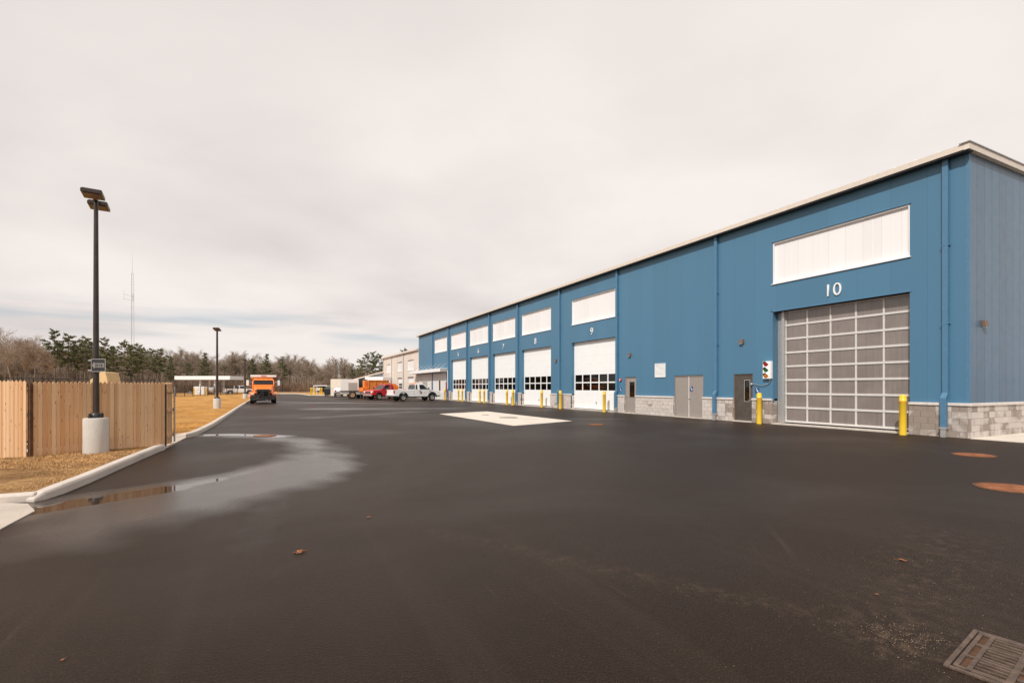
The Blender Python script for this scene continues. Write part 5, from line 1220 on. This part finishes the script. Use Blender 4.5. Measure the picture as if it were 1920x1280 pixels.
for i in range(NB):
    px = -150 + 1080 * ((i * .61803) % 1.0); ro = i % 5; D = dist(px) + rows[ro][0] + rnd.uniform(-2, 2)
    p = P(px, 725, D); hh = EYE + (725 - topy(px)) / 906.67 * D; hh *= rows[ro][1] * rnd.uniform(.86, 1.05)
    if px < 110 and ro > 0: hh *= .72
    kk = rnd.randrange(4); plant('bare_tree', BM[kk], p.x, p.y, hh / BH[kk] * 1.08, ('leafless grey-brown tree in the woods %s' % ('above the picket gates' if px < 320 else 'behind the fuel canopy' if px < 450 else 'behind the orange dump truck' if px < 530 else 'behind the empty end of the asphalt lot' if px < 640 else 'above the parked trailer and trucks' if px < 720 else 'behind the beige wing')), 'bare tree', 'leafless trees along the edge of the woods')
pines = [(103, 103, 620, 0), (128, 106, 624, 1), (112, 110, 640, 1), (145, 108, 638, 0), (160, 106, 629, 1), (195, 106, 634, 0), (212, 112, 648, 2), (233, 108, 637, 1), (258, 112, 645, 0), (285, 118, 652, 1), (300, 122, 654, 0), (172, 112, 640, 0), (246, 118, 646, 2), (268, 120, 650, 1),
         (384, 132, 661, 2), (-25, 110, 690, 1), (500, 158, 663, 2), (530, 165, 668, 2), (473, 160, 672, 2), (688, 142, 661, 1), (699, 140, 660, 0), (711, 144, 662, 1), (675, 146, 672, 1), (727, 150, 668, 0), (758, 150, 655, 0), (662, 175, 682, 0), (320, 128, 668, 2), (352, 130, 678, 1), (420, 150, 684, 1), (5, 104, 682, 0)]
pl_lab = {0: 'dark pine, leftmost of the tall group right of the bare trees', 1: 'full pine, second of the tall group at the left', 5: 'tall pine directly behind and right of the nearest lamp post', 7: 'broad pine left of the lattice mast', 8: 'pine directly right of the lattice mast', 14: 'small lone pine behind the fuel canopy', 16: 'slim pine rising above the orange truck', 17: 'small pine right of the orange truck on the skyline', 20: 'tallest open-crowned pine above the blue shed', 24: 'pine top showing above the beige wing roof'}
for i, (px, D, ty, k) in enumerate(pines):
    p = P(px, 725, D); hh = EYE + (725 - ty) / 906.67 * D
    plant('pine_tree', PM[k], p.x, p.y, hh / (12.9 if k < 2 else 11.9), pl_lab.get(i, 'dark green pine in the woods ' + ('above the picket gates, among taller pines' if px < 330 else 'behind the fuel canopy' if px < 450 else 'behind the orange dump truck' if px < 560 else 'above the parked trailer and trucks' if px < 722 else 'behind the beige wing')), 'pine tree', 'pines at the edge of the woods' if i in pl_lab else 'pines mixed in the woods')
# far wood as one mass
def merged(name, variants, n, gen, mat, label, cat):
    Vs, Fs, off = [], [], 0; r = np.random.RandomState(9)
    for i in range(n):
        x, y, s = gen(i, r); V, F = variants[r.randint(len(variants))]; a = r.rand() * 6.28; c, q = math.cos(a), math.sin(a)
        W_ = V * s; W2 = np.stack([W_[:, 0] * c - W_[:, 1] * q + x, W_[:, 0] * q + W_[:, 1] * c + y, W_[:, 2] + gz(x, y) - .1], -1); Vs.append(W2); Fs.append(F + off); off += len(V)
    o = bpy.data.objects.new(name, fast_mesh(name, np.concatenate(Vs), np.concatenate(Fs), mat)); COL.objects.link(o); tag(o, label, cat, kind='stuff')
def low(seed):
    rnd.seed(seed); c = Tri(); h = 12
    c.prism(Vector((0, 0, 0)), Vector((rnd.gauss(0, .3), rnd.gauss(0, .3), h * .8)), .15, .04, 3)
    for _ in range(190):
        z = h * rnd.uniform(.15, .9); a = rnd.random() * 6.28; L_ = rnd.uniform(.8, 2.6) * (1.15 - z / h * .6); p = Vector((math.cos(a) * rnd.uniform(0, 1.1), math.sin(a) * rnd.uniform(0, 1.1), z)); d = Vector((math.cos(a), math.sin(a), rnd.uniform(.5, 1.8))).normalized(); c.rib(p, p + d * L_, rnd.uniform(.02, .035))
    return c.arr()
LOW = [low(s) for s in (31, 32, 33)]
def gen_far(i, r):
    px = -150 + 1100 * r.rand(); D = dist(px) + 28 + 70 * r.rand() ** 1.2; p = P(px, 725, D); hh = (EYE + (725 - topy(px) - 6) / 906.67 * D) - max(0, gz(p.x, p.y)); return p.x, p.y, hh / 12 * r.uniform(.75, 1.0)
merged('far_woods', LOW, 900, gen_far, MT['twig'], 'far bare woods behind the first rows of trees', 'woods')
def brush(seed):
    rnd.seed(seed); c = Tri()
    for _ in range(120):
        a = rnd.random() * 6.28; q = rnd.random() ** .5 * 1.8; p = Vector((math.cos(a) * q, math.sin(a) * q, 0)); d = Vector((rnd.gauss(0, .35), rnd.gauss(0, .35), 1)).normalized(); c.rib(p, p + d * rnd.uniform(.8, 3.2), rnd.uniform(.014, .03))
    return c.arr()
BR = [brush(s) for s in (41, 42)]
def gen_br(i, r):
    px = -150 + 1080 * r.rand(); D = dist(px) - 2 + 30 * r.rand(); p = P(px, 725, D); return p.x, p.y, r.uniform(.6, 1.3)
merged('undergrowth', BR, 900, gen_br, MT['brush'], 'tangled russet brush at the foot of the woods', 'undergrowth')
